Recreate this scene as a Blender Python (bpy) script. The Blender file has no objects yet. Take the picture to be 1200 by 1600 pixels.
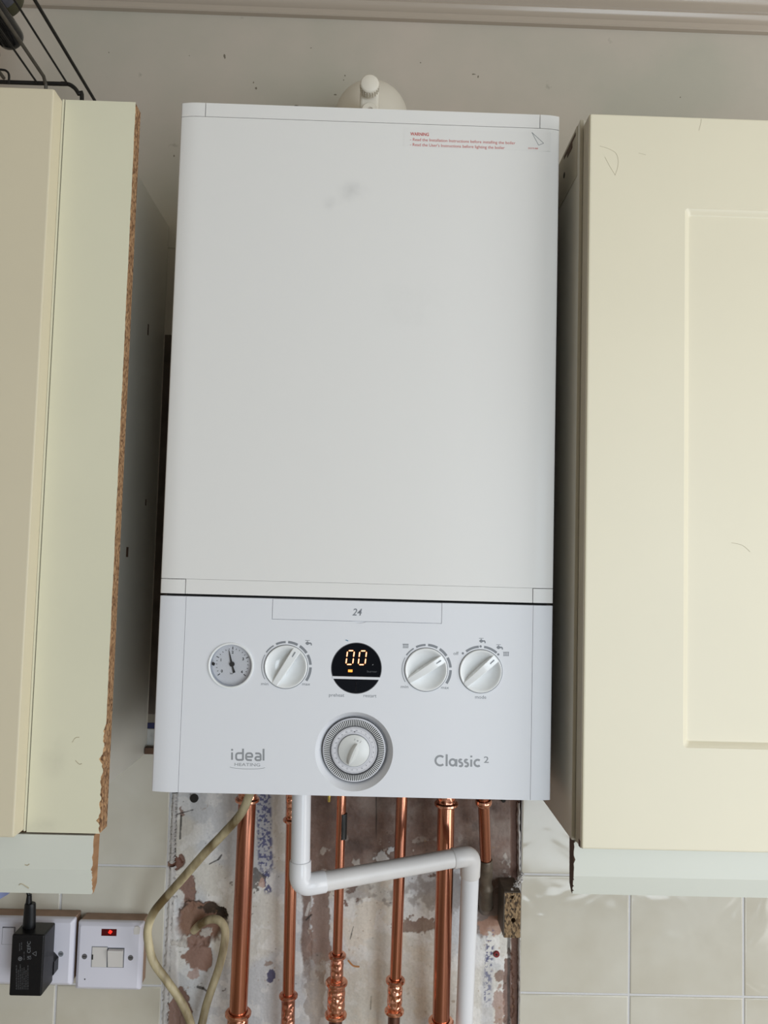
import bpy, bmesh, math, random
import numpy as np
from mathutils import Vector, Matrix
random.seed(4)
S = bpy.context.scene
COL = S.collection
# ------------------------------------------------------------------ camera
Z0 = 1.45                                   # height of the boiler's underside above the floor
CAM = np.array([0.0121, -1.0987, 0.2307])
YAW, PITCH, ROLL, FPX = 0.0152, 0.0624, 0.0269, 1263.9
_cy, _sy, _cp, _sp = math.cos(YAW), math.sin(YAW), math.cos(PITCH), math.sin(PITCH)
_f = np.array([_sy*_cp, _cy*_cp, _sp]); _r = np.array([_cy, -_sy, 0.0]); _u = np.cross(_r, _f)
_cr, _sr = math.cos(ROLL), math.sin(ROLL)
M3 = np.array([_cr*_r + _sr*_u, -_sr*_r + _cr*_u, _f])
def P(px, py, Y):
    """point of the plane y = Y seen at photo position px, py (1200x1600); z counted from the boiler's underside"""
    d = M3.T @ np.array([(px-600)/FPX, -(py-800)/FPX, 1.0])
    t = (Y-CAM[1])/d[1]
    q = CAM + t*d
    return float(q[0]), float(Y), float(q[2])
def PX(px, py, Y): return P(px, py, Y)[0]
def PZ(px, py, Y): return P(px, py, Y)[2]
cam = bpy.data.cameras.new('camera'); cam.sensor_fit = 'VERTICAL'; cam.sensor_height = 36; cam.sensor_width = 27
cam.lens = FPX/1600*36; cam.clip_start = 0.01
co = bpy.data.objects.new('camera', cam); COL.objects.link(co)
mw = Matrix.Identity(4)
for i in range(3):
    mw[i][0] = M3[0][i]; mw[i][1] = M3[1][i]; mw[i][2] = -M3[2][i]
mw[0][3], mw[1][3], mw[2][3] = CAM[0], CAM[1], CAM[2]+Z0
co.matrix_world = mw
S.camera = co
# ------------------------------------------------------------------ light
S.view_settings.view_transform = 'Standard'; S.view_settings.look = 'None'
S.view_settings.exposure = 0.14; S.view_settings.gamma = 1; S.view_settings.use_curve_mapping = False
W = bpy.data.worlds.new('world'); S.world = W; W.use_nodes = True
W.node_tree.nodes['Background'].inputs[0].default_value = (1.0, 0.97, 0.92, 1)
W.node_tree.nodes['Background'].inputs[1].default_value = 0.31
def area(name, loc, target, sx, sy, power, col):
    l = bpy.data.lights.new(name, 'AREA'); l.shape = 'RECTANGLE'; l.size = sx; l.size_y = sy
    l.energy = power; l.color = col
    o = bpy.data.objects.new(name, l); COL.objects.link(o); o.location = loc
    o.rotation_euler = (Vector(target)-Vector(loc)).to_track_quat('-Z', 'Y').to_euler()
    return o
area('window_daylight', (1.75, -1.35, 1.25), (0, 0, 1.40), 1.05, 1.70, 19, (0.96, 0.98, 1.0))
area('front_right_daylight', (1.15, -2.9, 1.25), (0, 0, 1.4), 0.95, 2.1, 32, (0.80, 0.905, 1.0))  # unseen daylight source, stretched low for pipe and tile highlights

# ------------------------------------------------------------------ materials
def srgb(r, g, b):
    f = lambda c: (c/255/12.92) if c/255 <= 0.04045 else ((c/255+0.055)/1.055)**2.4
    return (f(r), f(g), f(b), 1)
def mat(name, col, rough=0.5, metal=0.0, noise=0.0, nscale=20, bump=0.0, bscale=60, coat=0.0, spec=0.5, col2=None, emit=None, estr=0, stretch=None):
    m = bpy.data.materials.new(name); m.use_nodes = True; nt = m.node_tree; n = nt.nodes; L = nt.links
    b = n['Principled BSDF']; b.inputs['Base Color'].default_value = col; b.inputs['Roughness'].default_value = rough
    b.inputs['Metallic'].default_value = metal; b.inputs['Specular IOR Level'].default_value = spec
    if coat: b.inputs['Coat Weight'].default_value = coat; b.inputs['Coat Roughness'].default_value = 0.05
    if emit: b.inputs['Emission Color'].default_value = emit; b.inputs['Emission Strength'].default_value = estr
    tc = n.new('ShaderNodeTexCoord'); mp = n.new('ShaderNodeMapping'); L.new(tc.outputs['Object'], mp.inputs[0])
    if stretch: mp.inputs['Scale'].default_value = stretch
    if noise or col2:
        t = n.new('ShaderNodeTexNoise'); t.inputs['Scale'].default_value = nscale; t.inputs['Detail'].default_value = 6
        L.new(mp.outputs[0], t.inputs['Vector'])
        r = n.new('ShaderNodeValToRGB'); c2 = col2 or tuple(c*(1-noise) for c in col[:3])+(1,)
        r.color_ramp.elements[0].color = c2; r.color_ramp.elements[1].color = col
        r.color_ramp.elements[0].position = 0.35; r.color_ramp.elements[1].position = 0.65
        L.new(t.outputs['Fac'], r.inputs[0]); L.new(r.outputs[0], b.inputs['Base Color'])
    if bump:
        t = n.new('ShaderNodeTexNoise'); t.inputs['Scale'].default_value = bscale; t.inputs['Detail'].default_value = 4
        L.new(mp.outputs[0], t.inputs['Vector'])
        q = n.new('ShaderNodeBump'); q.inputs['Strength'].default_value = bump; q.inputs['Distance'].default_value = 0.002
        L.new(t.outputs['Fac'], q.inputs['Height']); L.new(q.outputs[0], b.inputs['Normal'])
    return m
def spot_mask(m, spots, dark):
    """soft smudges of dirt at object positions (x, z, rx, rz, strength) on a vertical surface"""
    nt = m.node_tree; n = nt.nodes; L = nt.links; b = n['Principled BSDF']
    tc = n.new('ShaderNodeTexCoord'); nz = n.new('ShaderNodeTexNoise'); nz.inputs['Scale'].default_value = 38; nz.inputs['Detail'].default_value = 5
    L.new(tc.outputs['Object'], nz.inputs['Vector'])
    total = None
    for x, z, rx, rz, st in spots:
        mp = n.new('ShaderNodeMapping'); mp.inputs['Location'].default_value = (-x/rx, 0, -z/rz); mp.inputs['Scale'].default_value = (1/rx, 0, 1/rz)
        L.new(tc.outputs['Object'], mp.inputs[0])
        ln = n.new('ShaderNodeVectorMath'); ln.operation = 'LENGTH'; L.new(mp.outputs[0], ln.inputs[0])
        mr = n.new('ShaderNodeMapRange'); mr.interpolation_type = 'SMOOTHSTEP'
        mr.inputs[1].default_value = 1; mr.inputs[2].default_value = 0; mr.inputs[3].default_value = 0; mr.inputs[4].default_value = st
        L.new(ln.outputs['Value'], mr.inputs[0])
        if total is None: total = mr.outputs[0]
        else:
            a = n.new('ShaderNodeMath'); a.operation = 'ADD'; L.new(total, a.inputs[0]); L.new(mr.outputs[0], a.inputs[1]); total = a.outputs[0]
    rp = n.new('ShaderNodeMapRange'); rp.inputs[1].default_value = 0.38; rp.inputs[2].default_value = 0.68; L.new(nz.outputs['Fac'], rp.inputs[0])
    mu = n.new('ShaderNodeMath'); mu.operation = 'MULTIPLY'; L.new(total, mu.inputs[0]); L.new(rp.outputs[0], mu.inputs[1])
    mx = n.new('ShaderNodeMix'); mx.data_type = 'RGBA'; L.new(mu.outputs[0], mx.inputs[0])
    s = b.inputs['Base Color']
    if s.is_linked: L.new(s.links[0].from_socket, mx.inputs[6])
    else: mx.inputs[6].default_value = s.default_value
    mx.inputs[7].default_value = dark; L.new(mx.outputs[2], s)
    return m
MT = {}
MT['enamel'] = mat('white_enamel', (0.765, 0.76, 0.745, 1), 0.30, spec=0.4)
_a = P(552, 300, -.285); _b = P(640, 480, -.285); _c = P(520, 318, -.285)
spot_mask(MT['enamel'], [(_a[0], _a[2]+Z0, .022, .016, .42), (_c[0], _c[2]+Z0, .014, .012, .30), (_b[0], _b[2]+Z0, .045, .045, .10)], (0.40, 0.40, 0.40, 1))
MT['fascia'] = mat('white_plastic', (0.73, 0.745, 0.785, 1), 0.33, spec=0.4)
MT['timerknob'] = mat('timer_knob_plastic', (0.66, 0.67, 0.66, 1), 0.25)
MT['knob'] = mat('knob_plastic', (0.78, 0.80, 0.81, 1), 0.12, spec=0.6)
MT['chassis'] = mat('chassis_dark', (0.03, 0.03, 0.03, 1), 0.7)
MT['print'] = mat('print_grey', srgb(128, 132, 138), 0.5)
MT['printlight'] = mat('print_light_grey', srgb(143, 146, 150), 0.4)
MT['printdark'] = mat('print_dark', (0.04, 0.04, 0.045, 1), 0.5)
MT['dialprint'] = mat('dial_print', srgb(84, 86, 94), 0.5)
MT['red'] = mat('print_red', srgb(190, 62, 55), 0.5)
MT['sticker'] = mat('sticker_film', (0.755, 0.75, 0.735, 1), 0.30, spec=.4)
MT['black'] = mat('gloss_black', (0.003, 0.004, 0.007, 1), 0.07, spec=0.15)
MT['blackmat'] = mat('black_plastic', (0.007, 0.007, 0.008, 1), 0.35, bump=0.1, bscale=900, spec=.3)
MT['blackbtn'] = mat('black_button', (0.003, 0.004, 0.007, 1), 0.25, spec=.15)
MT['digit'] = mat('orange_led', (1, .35, .12, 1), 0.5, emit=(1, .40, .16, 1), estr=1.5)
MT['digitcore'] = mat('pale_led_core', (1, .7, .5, 1), 0.5, emit=(1, .72, .5, 1), estr=1.4)
MT['led'] = mat('amber_led', (1, .3, .03, 1), 0.5, emit=(1, .30, .04, 1), estr=1.2)
MT['dialface'] = mat('dial_face', (0.82, 0.81, 0.83, 1), 0.5)
MT['timerface'] = mat('timer_face', (0.66, 0.66, 0.70, 1), 0.45)
MT['tabwhite'] = mat('timer_tab_white', (0.72, 0.73, 0.74, 1), 0.4)
MT['cream'] = mat('cream_vinyl', srgb(226, 219, 196), 0.42, bump=0.03, bscale=9, noise=0.04, nscale=3)
MT['cream2'] = mat('cream_panel', srgb(221, 218, 194), 0.40, noise=0.04, nscale=5)
spot_mask(MT['cream2'], [(P(85, 1180, -.303)[0], P(85, 1180, -.303)[2]+Z0, .02, .03, .22), (P(60, 1290, -.303)[0], P(60, 1290, -.303)[2]+Z0, .03, .012, .25)], (0.33, 0.31, 0.25, 1))
MT['pelmet'] = mat('pelmet_cream', srgb(212, 214, 204), 0.45, noise=0.03, nscale=6)
MT['carcass'] = mat('carcass_melamine', srgb(212, 208, 196), 0.42, noise=0.06, nscale=8)
MT['edging'] = mat('carcass_edging', srgb(185, 178, 160), 0.5)
MT['sidevinyl'] = mat('door_side_vinyl', srgb(176, 166, 146), 0.5)
MT['slot'] = mat('dark_gap', (0.02, 0.018, 0.015, 1), 0.8)
MT['pencil'] = mat('pencil_scuff', srgb(182, 172, 148), 0.7)
MT['rawwood'] = mat('raw_wood', srgb(178, 138, 100), 0.7, col2=srgb(148, 108, 74), nscale=14, stretch=(1, 1, 6))
MT['darkwood'] = mat('dark_wood', srgb(92, 66, 48), 0.7, noise=0.4, nscale=30)
MT['skirt'] = mat('patress_brown', srgb(168, 138, 118), 0.6, noise=0.15, nscale=60)
MT['socket'] = mat('socket_white', srgb(222, 221, 232), 0.30)
MT['socketdirty'] = mat('socket_warm', srgb(216, 212, 208), 0.4)
MT['pvc'] = mat('white_pvc', (0.80, 0.80, 0.82, 1), 0.22, noise=0.04, nscale=12)
MT['pvcold'] = mat('aged_white_pvc', srgb(227, 224, 222), 0.35, noise=0.06, nscale=30)
MT['flue'] = mat('flue_white', srgb(224, 218, 205), 0.45)
MT['cable'] = mat('beige_cable', srgb(216, 203, 166), 0.5, col2=srgb(104, 86, 54), nscale=38, bump=0.3, bscale=120, stretch=(1, 1, 0.35))
MT['brass'] = mat('brass', (0.75, 0.60, 0.16, 1), 0.25, metal=1)
MT['rack'] = mat('black_wire', (0.012, 0.011, 0.010, 1), 0.45)
MT['rackgrey'] = mat('worn_grey_wire', srgb(92, 86, 76), 0.5, noise=0.3, nscale=60)
MT['glassgreen'] = mat('green_bottle', srgb(62, 60, 30), 0.12, noise=0.25, nscale=20)
MT['glassdark'] = mat('dark_bottle', (0.005, 0.005, 0.006, 1), 0.12, spec=.3)
MT['label'] = mat('bottle_label', srgb(84, 84, 92), 0.6, noise=0.3, nscale=150)
MT['bluewhite'] = mat('packet_white', srgb(150, 160, 205), 0.4, noise=0.3, nscale=60)
MT['navy'] = mat('packet_navy', srgb(20, 24, 70), 0.5)
MT['neonred'] = mat('neon_red', (0.8, 0.01, 0.01, 1), 0.3, emit=(1, 0.03, 0.015, 1), estr=1.2)
MT['redlens'] = mat('dark_red_lens', (0.09, 0.004, 0.006, 1), 0.12)
MT['reddot'] = mat('red_plug', srgb(125, 22, 28), 0.5)
MT['grout'] = mat('grout', srgb(205, 204, 204), 0.8, bump=0.3, bscale=300)
MT['trim'] = mat('cornice_paint', srgb(176, 164, 150), 0.22, bump=0.12, bscale=30, stretch=(0.25, 1, 1))
MT['whitefiller'] = mat('filler_white', srgb(206, 202, 198), 0.8, bump=0.9, bscale=110, noise=0.22, nscale=90)
MT['olddark'] = mat('old_lead_pipe', srgb(112, 100, 86), 0.42, metal=0.35, noise=0.45, nscale=70, bump=0.3, bscale=90)
MT['sleeve'] = mat('black_sleeve', (0.02, 0.022, 0.022, 1), 0.4)
MT['chipmark'] = mat('chip_in_paint', srgb(120, 112, 98), 0.8)
MT['blue'] = mat('blue_mark', srgb(60, 70, 130), 0.7)
MT['marks'] = mat('charger_print', srgb(120, 122, 126), 0.5)

def wall_paint():
    m = mat('wall_paint', srgb(182, 175, 160), 0.55, bump=0.22, bscale=55)
    nt = m.node_tree; n = nt.nodes; L = nt.links; b = n['Principled BSDF']
    tc = n.new('ShaderNodeTexCoord')
    t = n.new('ShaderNodeTexNoise'); t.inputs['Scale'].default_value = 4; t.inputs['Detail'].default_value = 8; L.new(tc.outputs['Object'], t.inputs['Vector'])
    r = n.new('ShaderNodeValToRGB'); r.color_ramp.elements[0].color = srgb(178, 174, 160); r.color_ramp.elements[1].color = srgb(196, 184, 172)
    r.color_ramp.elements[0].position = .35; r.color_ramp.elements[1].position = .65
    L.new(t.outputs['Fac'], r.inputs[0])
    t2 = n.new('ShaderNodeTexNoise'); t2.inputs['Scale'].default_value = 26; t2.inputs['Detail'].default_value = 9; L.new(tc.outputs['Object'], t2.inputs['Vector'])
    r2 = n.new('ShaderNodeValToRGB'); r2.color_ramp.elements[0].position = .695; r2.color_ramp.elements[1].position = .76
    r2.color_ramp.elements[0].color = (0, 0, 0, 1); r2.color_ramp.elements[1].color = (.7, .7, .7, 1); L.new(t2.outputs['Fac'], r2.inputs[0])
    mx = n.new('ShaderNodeMix'); mx.data_type = 'RGBA'; L.new(r2.outputs[0], mx.inputs[0]); L.new(r.outputs[0], mx.inputs[6]); mx.inputs[7].default_value = srgb(120, 112, 98)
    L.new(mx.outputs[2], b.inputs['Base Color'])
    return m
MT['wall'] = wall_paint()
def tile_mat():
    m = mat('cream_tile', srgb(203, 198, 183), 0.09, bump=0.0)
    nt = m.node_tree; n = nt.nodes; L = nt.links; b = n['Principled BSDF']
    tc = n.new('ShaderNodeTexCoord')
    oi = n.new('ShaderNodeObjectInfo')
    ad = n.new('ShaderNodeVectorMath'); ad.operation = 'ADD'; L.new(tc.outputs['Object'], ad.inputs[0])
    sc = n.new('ShaderNodeVectorMath'); sc.operation = 'SCALE'; L.new(oi.outputs['Random'], sc.inputs[3]); sc.inputs[0].default_value = (7, 3, 5); L.new(sc.outputs[0], ad.inputs[1])
    t = n.new('ShaderNodeTexNoise'); t.inputs['Scale'].default_value = 13; t.inputs['Detail'].default_value = 2; t.inputs['Distortion'].default_value = 0.6; L.new(ad.outputs[0], t.inputs['Vector'])
    q = n.new('ShaderNodeBump'); q.inputs['Strength'].default_value = 0.42; q.inputs['Distance'].default_value = 0.005; L.new(t.outputs['Fac'], q.inputs['Height']); L.new(q.outputs[0], b.inputs['Normal'])
    t2 = n.new('ShaderNodeTexNoise'); t2.inputs['Scale'].default_value = 9; t2.inputs['Detail'].default_value = 5; L.new(ad.outputs[0], t2.inputs['Vector'])
    r = n.new('ShaderNodeValToRGB'); r.color_ramp.elements[0].color = srgb(196, 190, 174); r.color_ramp.elements[1].color = srgb(207, 203, 190)
    r.color_ramp.elements[0].position = .35; r.color_ramp.elements[1].position = .65
    L.new(t2.outputs['Fac'], r.inputs[0]); L.new(r.outputs[0], b.inputs['Base Color'])
    return m
MT['tile'] = tile_mat()
def chip_mat(name, a, b_, c, scale=170):
    m = bpy.data.materials.new(name); m.use_nodes = True; nt = m.node_tree; n = nt.nodes; L = nt.links; b = n['Principled BSDF']
    tc = n.new('ShaderNodeTexCoord'); mp = n.new('ShaderNodeMapping'); mp.inputs['Scale'].default_value = (1.4, 1.4, 0.7); L.new(tc.outputs['Object'], mp.inputs[0])
    v = n.new('ShaderNodeTexVoronoi'); v.inputs['Scale'].default_value = scale; L.new(mp.outputs[0], v.inputs['Vector'])
    sp = n.new('ShaderNodeSeparateColor'); L.new(v.outputs['Color'], sp.inputs[0])
    r = n.new('ShaderNodeValToRGB'); e = r.color_ramp.elements; e[0].color = a; e[1].color = c; e[0].position = .05; e[1].position = .95
    x = e.new(.45); x.color = b_
    L.new(sp.outputs[0], r.inputs[0]); L.new(r.outputs[0], b.inputs['Base Color']); b.inputs['Roughness'].default_value = .8
    q = n.new('ShaderNodeBump'); q.inputs['Strength'].default_value = 0.9; q.inputs['Distance'].default_value = 0.002; L.new(sp.outputs[1], q.inputs['Height']); L.new(q.outputs[0], b.inputs['Normal'])
    return m
MT['chip'] = chip_mat('chipboard', srgb(96, 66, 42), srgb(150, 112, 78), srgb(190, 152, 112), 480)
MT['chip2'] = chip_mat('old_chipboard', srgb(50, 38, 26), srgb(118, 94, 66), srgb(160, 134, 100), 420)
def copper(name, col, rough, dark, dimple=0.0, nscale=30):
    m = bpy.data.materials.new(name); m.use_nodes = True; nt = m.node_tree; n = nt.nodes; L = nt.links; b = n['Principled BSDF']
    b.inputs['Metallic'].default_value = 1
    tc = n.new('ShaderNodeTexCoord'); mp = n.new('ShaderNodeMapping'); mp.inputs['Scale'].default_value = (1, 1, .3); L.new(tc.outputs['Object'], mp.inputs[0])
    t = n.new('ShaderNodeTexNoise'); t.inputs['Scale'].default_value = nscale; t.inputs['Detail'].default_value = 7; L.new(mp.outputs[0], t.inputs['Vector'])
    r = n.new('ShaderNodeValToRGB'); r.color_ramp.elements[0].color = dark; r.color_ramp.elements[1].color = col; r.color_ramp.elements[0].position = .32; r.color_ramp.elements[1].position = .58
    L.new(t.outputs['Fac'], r.inputs[0]); L.new(r.outputs[0], b.inputs['Base Color'])
    rr = n.new('ShaderNodeMapRange'); rr.inputs[1].default_value = .3; rr.inputs[2].default_value = .7; rr.inputs[3].default_value = rough+.14; rr.inputs[4].default_value = rough-.04
    L.new(t.outputs['Fac'], rr.inputs[0]); L.new(rr.outputs[0], b.inputs['Roughness'])
    if dimple:
        v = n.new('ShaderNodeTexVoronoi'); v.feature = 'SMOOTH_F1'; v.inputs['Scale'].default_value = 190; L.new(tc.outputs['Object'], v.inputs['Vector'])
        q = n.new('ShaderNodeBump'); q.inputs['Strength'].default_value = dimple; q.inputs['Distance'].default_value = 0.003; L.new(v.outputs['Distance'], q.inputs['Height']); L.new(q.outputs[0], b.inputs['Normal'])
    return m
MT['copper'] = copper('copper', (0.66, 0.285, 0.18, 1), 0.17, (0.34, 0.135, 0.09, 1), nscale=16)
MT['copperfit'] = copper('copper_fitting', (0.90, 0.46, 0.31, 1), 0.16, (0.55, 0.22, 0.15, 1))
MT['coppercast'] = copper('copper_hammered', (0.86, 0.42, 0.28, 1), 0.18, (0.40, 0.16, 0.11, 1), dimple=0.8)
MT['copperdark'] = copper('copper_tarnished', (0.22, 0.12, 0.09, 1), 0.35, (0.08, 0.05, 0.04, 1))
def pane_mat():
    m = bpy.data.materials.new('clear_pane'); m.use_nodes = True; nt = m.node_tree; n = nt.nodes; L = nt.links
    n.remove(n['Principled BSDF']); o = n['Material Output']
    t = n.new('ShaderNodeBsdfTransparent'); g = n.new('ShaderNodeBsdfGlossy'); g.inputs['Roughness'].default_value = 0.03
    f = n.new('ShaderNodeFresnel'); f.inputs[0].default_value = 1.45; mx = n.new('ShaderNodeMixShader')
    L.new(f.outputs[0], mx.inputs[0]); L.new(t.outputs[0], mx.inputs[1]); L.new(g.outputs[0], mx.inputs[2]); L.new(mx.outputs[0], o.inputs['Surface'])
    return m
MT['pane'] = pane_mat()

# ------------------------------------------------------------------ helpers
def link(name, me, m, parent=None, smooth=False, label=None):
    o = bpy.data.objects.new(name, me); COL.objects.link(o)
    if m is not None:
        me.materials.clear(); me.materials.append(MT[m] if isinstance(m, str) else m)
    if smooth:
        me.polygons.foreach_set('use_smooth', [True]*len(me.polygons))
        try: me.set_sharp_from_angle(angle=math.radians(38))
        except Exception: pass
    if smooth == 2:
        wn = o.modifiers.new('weighted', 'WEIGHTED_NORMAL'); wn.keep_sharp = True; wn.weight = 100
    if parent is not None:
        o.parent = parent
        if parent.type == 'EMPTY': o.matrix_parent_inverse = Matrix.Translation(-Vector(parent.location))
    if label: o['label'] = label
    return o
def thing(name, label, cat, loc=(0, 0, 0), group=None):
    o = bpy.data.objects.new(name, None); COL.objects.link(o); o.empty_display_size = .05
    o.location = (loc[0], loc[1], loc[2]+Z0); o['label'] = label; o['category'] = cat
    if group: o['group'] = group
    return o
def tag(o, label, cat, group=None):
    o['label'] = label; o['category'] = cat
    if group: o['group'] = group
    return o
def to_mesh(bm, name):
    bmesh.ops.recalc_face_normals(bm, faces=bm.faces)
    me = bpy.data.meshes.new(name); bm.to_mesh(me); bm.free(); me.transform(Matrix.Translation((0, 0, Z0))); return me
def add_box(bm, x0, x1, y0, y1, z0, z1, bev=0, seg=2):
    r = bmesh.ops.create_cube(bm, size=1)
    vs = r['verts']
    for v in vs:
        v.co = Vector(((x0+x1)/2+v.co.x*(x1-x0), (y0+y1)/2+v.co.y*(y1-y0), (z0+z1)/2+v.co.z*(z1-z0)))
    if bev:
        es = list({e for v in vs for e in v.link_edges})
        bmesh.ops.bevel(bm, geom=es, offset=bev, segments=seg, affect='EDGES', profile=0.5)
def box(name, x0, x1, y0, y1, z0, z1, m, parent=None, bev=0, seg=2, label=None):
    bm = bmesh.new(); add_box(bm, x0, x1, y0, y1, z0, z1, bev, seg)
    return link(name, to_mesh(bm, name), m, parent, smooth=2 if bev else False, label=label)
def add_prism(bm, pts, y0, y1):
    """polygon pts (x, z) from y0 (front) to y1 (back)"""
    a = [bm.verts.new((x, y0, z)) for x, z in pts]; b = [bm.verts.new((x, y1, z)) for x, z in pts]
    bm.faces.new(a); bm.faces.new(list(reversed(b)))
    k = len(pts)
    for i in range(k): bm.faces.new((a[i], b[i], b[(i+1) % k], a[(i+1) % k]))
def prism(name, pts, y0, y1, m, parent=None, smooth=False, label=None):
    bm = bmesh.new(); add_prism(bm, pts, y0, y1); return link(name, to_mesh(bm, name), m, parent, smooth, label)
def prism_x(name, pts, x0, x1, m, parent=None, smooth=False, label=None):
    """polygon pts (y, z) extruded from x0 to x1"""
    bm = bmesh.new(); a = [bm.verts.new((x0, y, z)) for y, z in pts]; b = [bm.verts.new((x1, y, z)) for y, z in pts]
    bm.faces.new(a); bm.faces.new(list(reversed(b))); k = len(pts)
    for i in range(k): bm.faces.new((a[i], b[i], b[(i+1) % k], a[(i+1) % k]))
    return link(name, to_mesh(bm, name), m, parent, smooth, label)
def prism_z(name, pts, z0, z1, m, parent=None, smooth=False, label=None, raw=False):
    bm = bmesh.new(); a = [bm.verts.new((x, y, z0)) for x, y in pts]; b = [bm.verts.new((x, y, z1)) for x, y in pts]
    bm.faces.new(a); bm.faces.new(list(reversed(b))); k = len(pts)
    for i in range(k): bm.faces.new((a[i], b[i], b[(i+1) % k], a[(i+1) % k]))
    me = to_mesh(bm, name)
    return me if raw else link(name, me, m, parent, smooth, label)
def frame_of(d):
    d = Vector(d).normalized(); a = Vector((0, 0, 1)) if abs(d.z) < .9 else Vector((1, 0, 0))
    u = d.cross(a).normalized(); v = d.cross(u).normalized(); return d, u, v
def add_lathe(bm, prof, c, axis, seg=48, closed=False):
    """prof: (radius, distance along axis); caps closed when radius is 0"""
    d, u, v = frame_of(axis); c = Vector(c); rings = []
    for r, h in prof:
        if r < 1e-7: rings.append([bm.verts.new(c+d*h)])
        else: rings.append([bm.verts.new(c+d*h+(u*math.cos(t)+v*math.sin(t))*r) for t in [2*math.pi*i/seg for i in range(seg)]])
    pairs = list(zip(rings, rings[1:])) + ([(rings[-1], rings[0])] if closed else [])
    for A, B in pairs:
        for i in range(seg):
            j = (i+1) % seg
            if len(A) == 1 and len(B) == 1: continue
            if len(A) == 1: bm.faces.new((A[0], B[i], B[j]))
            elif len(B) == 1: bm.faces.new((A[i], B[0], A[j]))
            else: bm.faces.new((A[i], B[i], B[j], A[j]))
def lathe(name, prof, c, axis, m, parent=None, seg=48, label=None, closed=False):
    bm = bmesh.new(); add_lathe(bm, prof, c, axis, seg, closed); return link(name, to_mesh(bm, name), m, parent, True, label)
def smooth_path(pts, n=8):
    P_ = [Vector(p) for p in pts]; out = []
    for i in range(len(P_)-1):
        p0 = P_[max(i-1, 0)]; p1 = P_[i]; p2 = P_[i+1]; p3 = P_[min(i+2, len(P_)-1)]
        for k in range(n):
            t = k/n
            out.append(0.5*((2*p1)+(-p0+p2)*t+(2*p0-5*p1+4*p2-p3)*t*t+(-p0+3*p1-3*p2+p3)*t**3))
    out.append(P_[-1]); return out
def add_tube(bm, pts, r, seg=12, rr=None):
    pts = [Vector(p) for p in pts]; rings = []; prev = None
    for i, p in enumerate(pts):
        d = (pts[min(i+1, len(pts)-1)]-pts[max(i-1, 0)]).normalized()
        if prev is None: _, u, v = frame_of(d)
        else:
            u = (prev - d*prev.dot(d)).normalized(); v = d.cross(u).normalized()
        prev = u; q = rr[i] if rr else r
        rings.append([bm.verts.new(p+(u*math.cos(2*math.pi*k/seg)+v*math.sin(2*math.pi*k/seg))*q) for k in range(seg)])
    for A, B in zip(rings, rings[1:]):
        for k in range(seg): bm.faces.new((A[k], A[(k+1) % seg], B[(k+1) % seg], B[k]))
    bm.faces.new(rings[0]); bm.faces.new(list(reversed(rings[-1])))
def tube(name, pts, r, m, parent=None, seg=16, smooth_n=0, label=None, rr=None):
    bm = bmesh.new(); q = smooth_path(pts, smooth_n) if smooth_n else pts; add_tube(bm, q, r, seg, rr)
    return link(name, to_mesh(bm, name), m, parent, True, label)
def boolean_diff(me, cutters):
    base = bpy.data.objects.new('tmp', me); COL.objects.link(base); tmp = [base]
    for c in cutters:
        o = bpy.data.objects.new('tmpc', c); COL.objects.link(o); tmp.append(o)
        md = base.modifiers.new('b', 'BOOLEAN'); md.operation = 'DIFFERENCE'; md.object = o; md.solver = 'EXACT'
    dg = bpy.context.evaluated_depsgraph_get(); dg.update()
    out = bpy.data.meshes.new_from_object(base.evaluated_get(dg))
    for o in tmp: bpy.data.objects.remove(o)
    return out
def text(name, body, x, y, z, m, parent=None, width=None, height=0.003, rot=0.0, off=0.0, label=None, align='LEFT', shear=0.0, depth=0.00012, ax=None):
    """flat print: lower left of the text at x, y, z, facing -y; height is the cap height; off thickens the strokes"""
    cu = bpy.data.curves.new(name, 'FONT'); cu.body = body; cu.size = 1; cu.offset = off; cu.shear = shear; cu.resolution_u = 3; cu.extrude = 0.0
    tmp = bpy.data.objects.new('tmp', cu); COL.objects.link(tmp)
    dg = bpy.context.evaluated_depsgraph_get(); dg.update()
    me = bpy.data.meshes.new_from_object(tmp.evaluated_get(dg)); bpy.data.objects.remove(tmp)
    n = len(me.vertices); a = np.zeros(n*3); me.vertices.foreach_get('co', a); a = a.reshape(-1, 3)
    w = a[:, 0].max()-a[:, 0].min(); a[:, 0] -= a[:, 0].min()
    s = height/0.69
    sx = width/w if width else s
    if align == 'CENTER': a[:, 0] -= w/2
    lx = a[:, 0]*sx; lz = a[:, 1]*s; c, q = math.cos(rot), math.sin(rot)
    b = np.stack([x+lx*c-lz*q, np.full(n, y-depth), z+lx*q+lz*c+Z0], 1)
    me.vertices.foreach_set('co', b.reshape(-1)); me.update()
    me.flip_normals() if len(me.polygons) and me.polygons[0].normal.y > 0 else None
    return link(name, me, m, parent, label=label)
def structure(o): o['kind'] = 'structure'; return o
def empty_struct(name):
    o = bpy.data.objects.new(name, None); COL.objects.link(o); o['kind'] = 'structure'; return o

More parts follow.
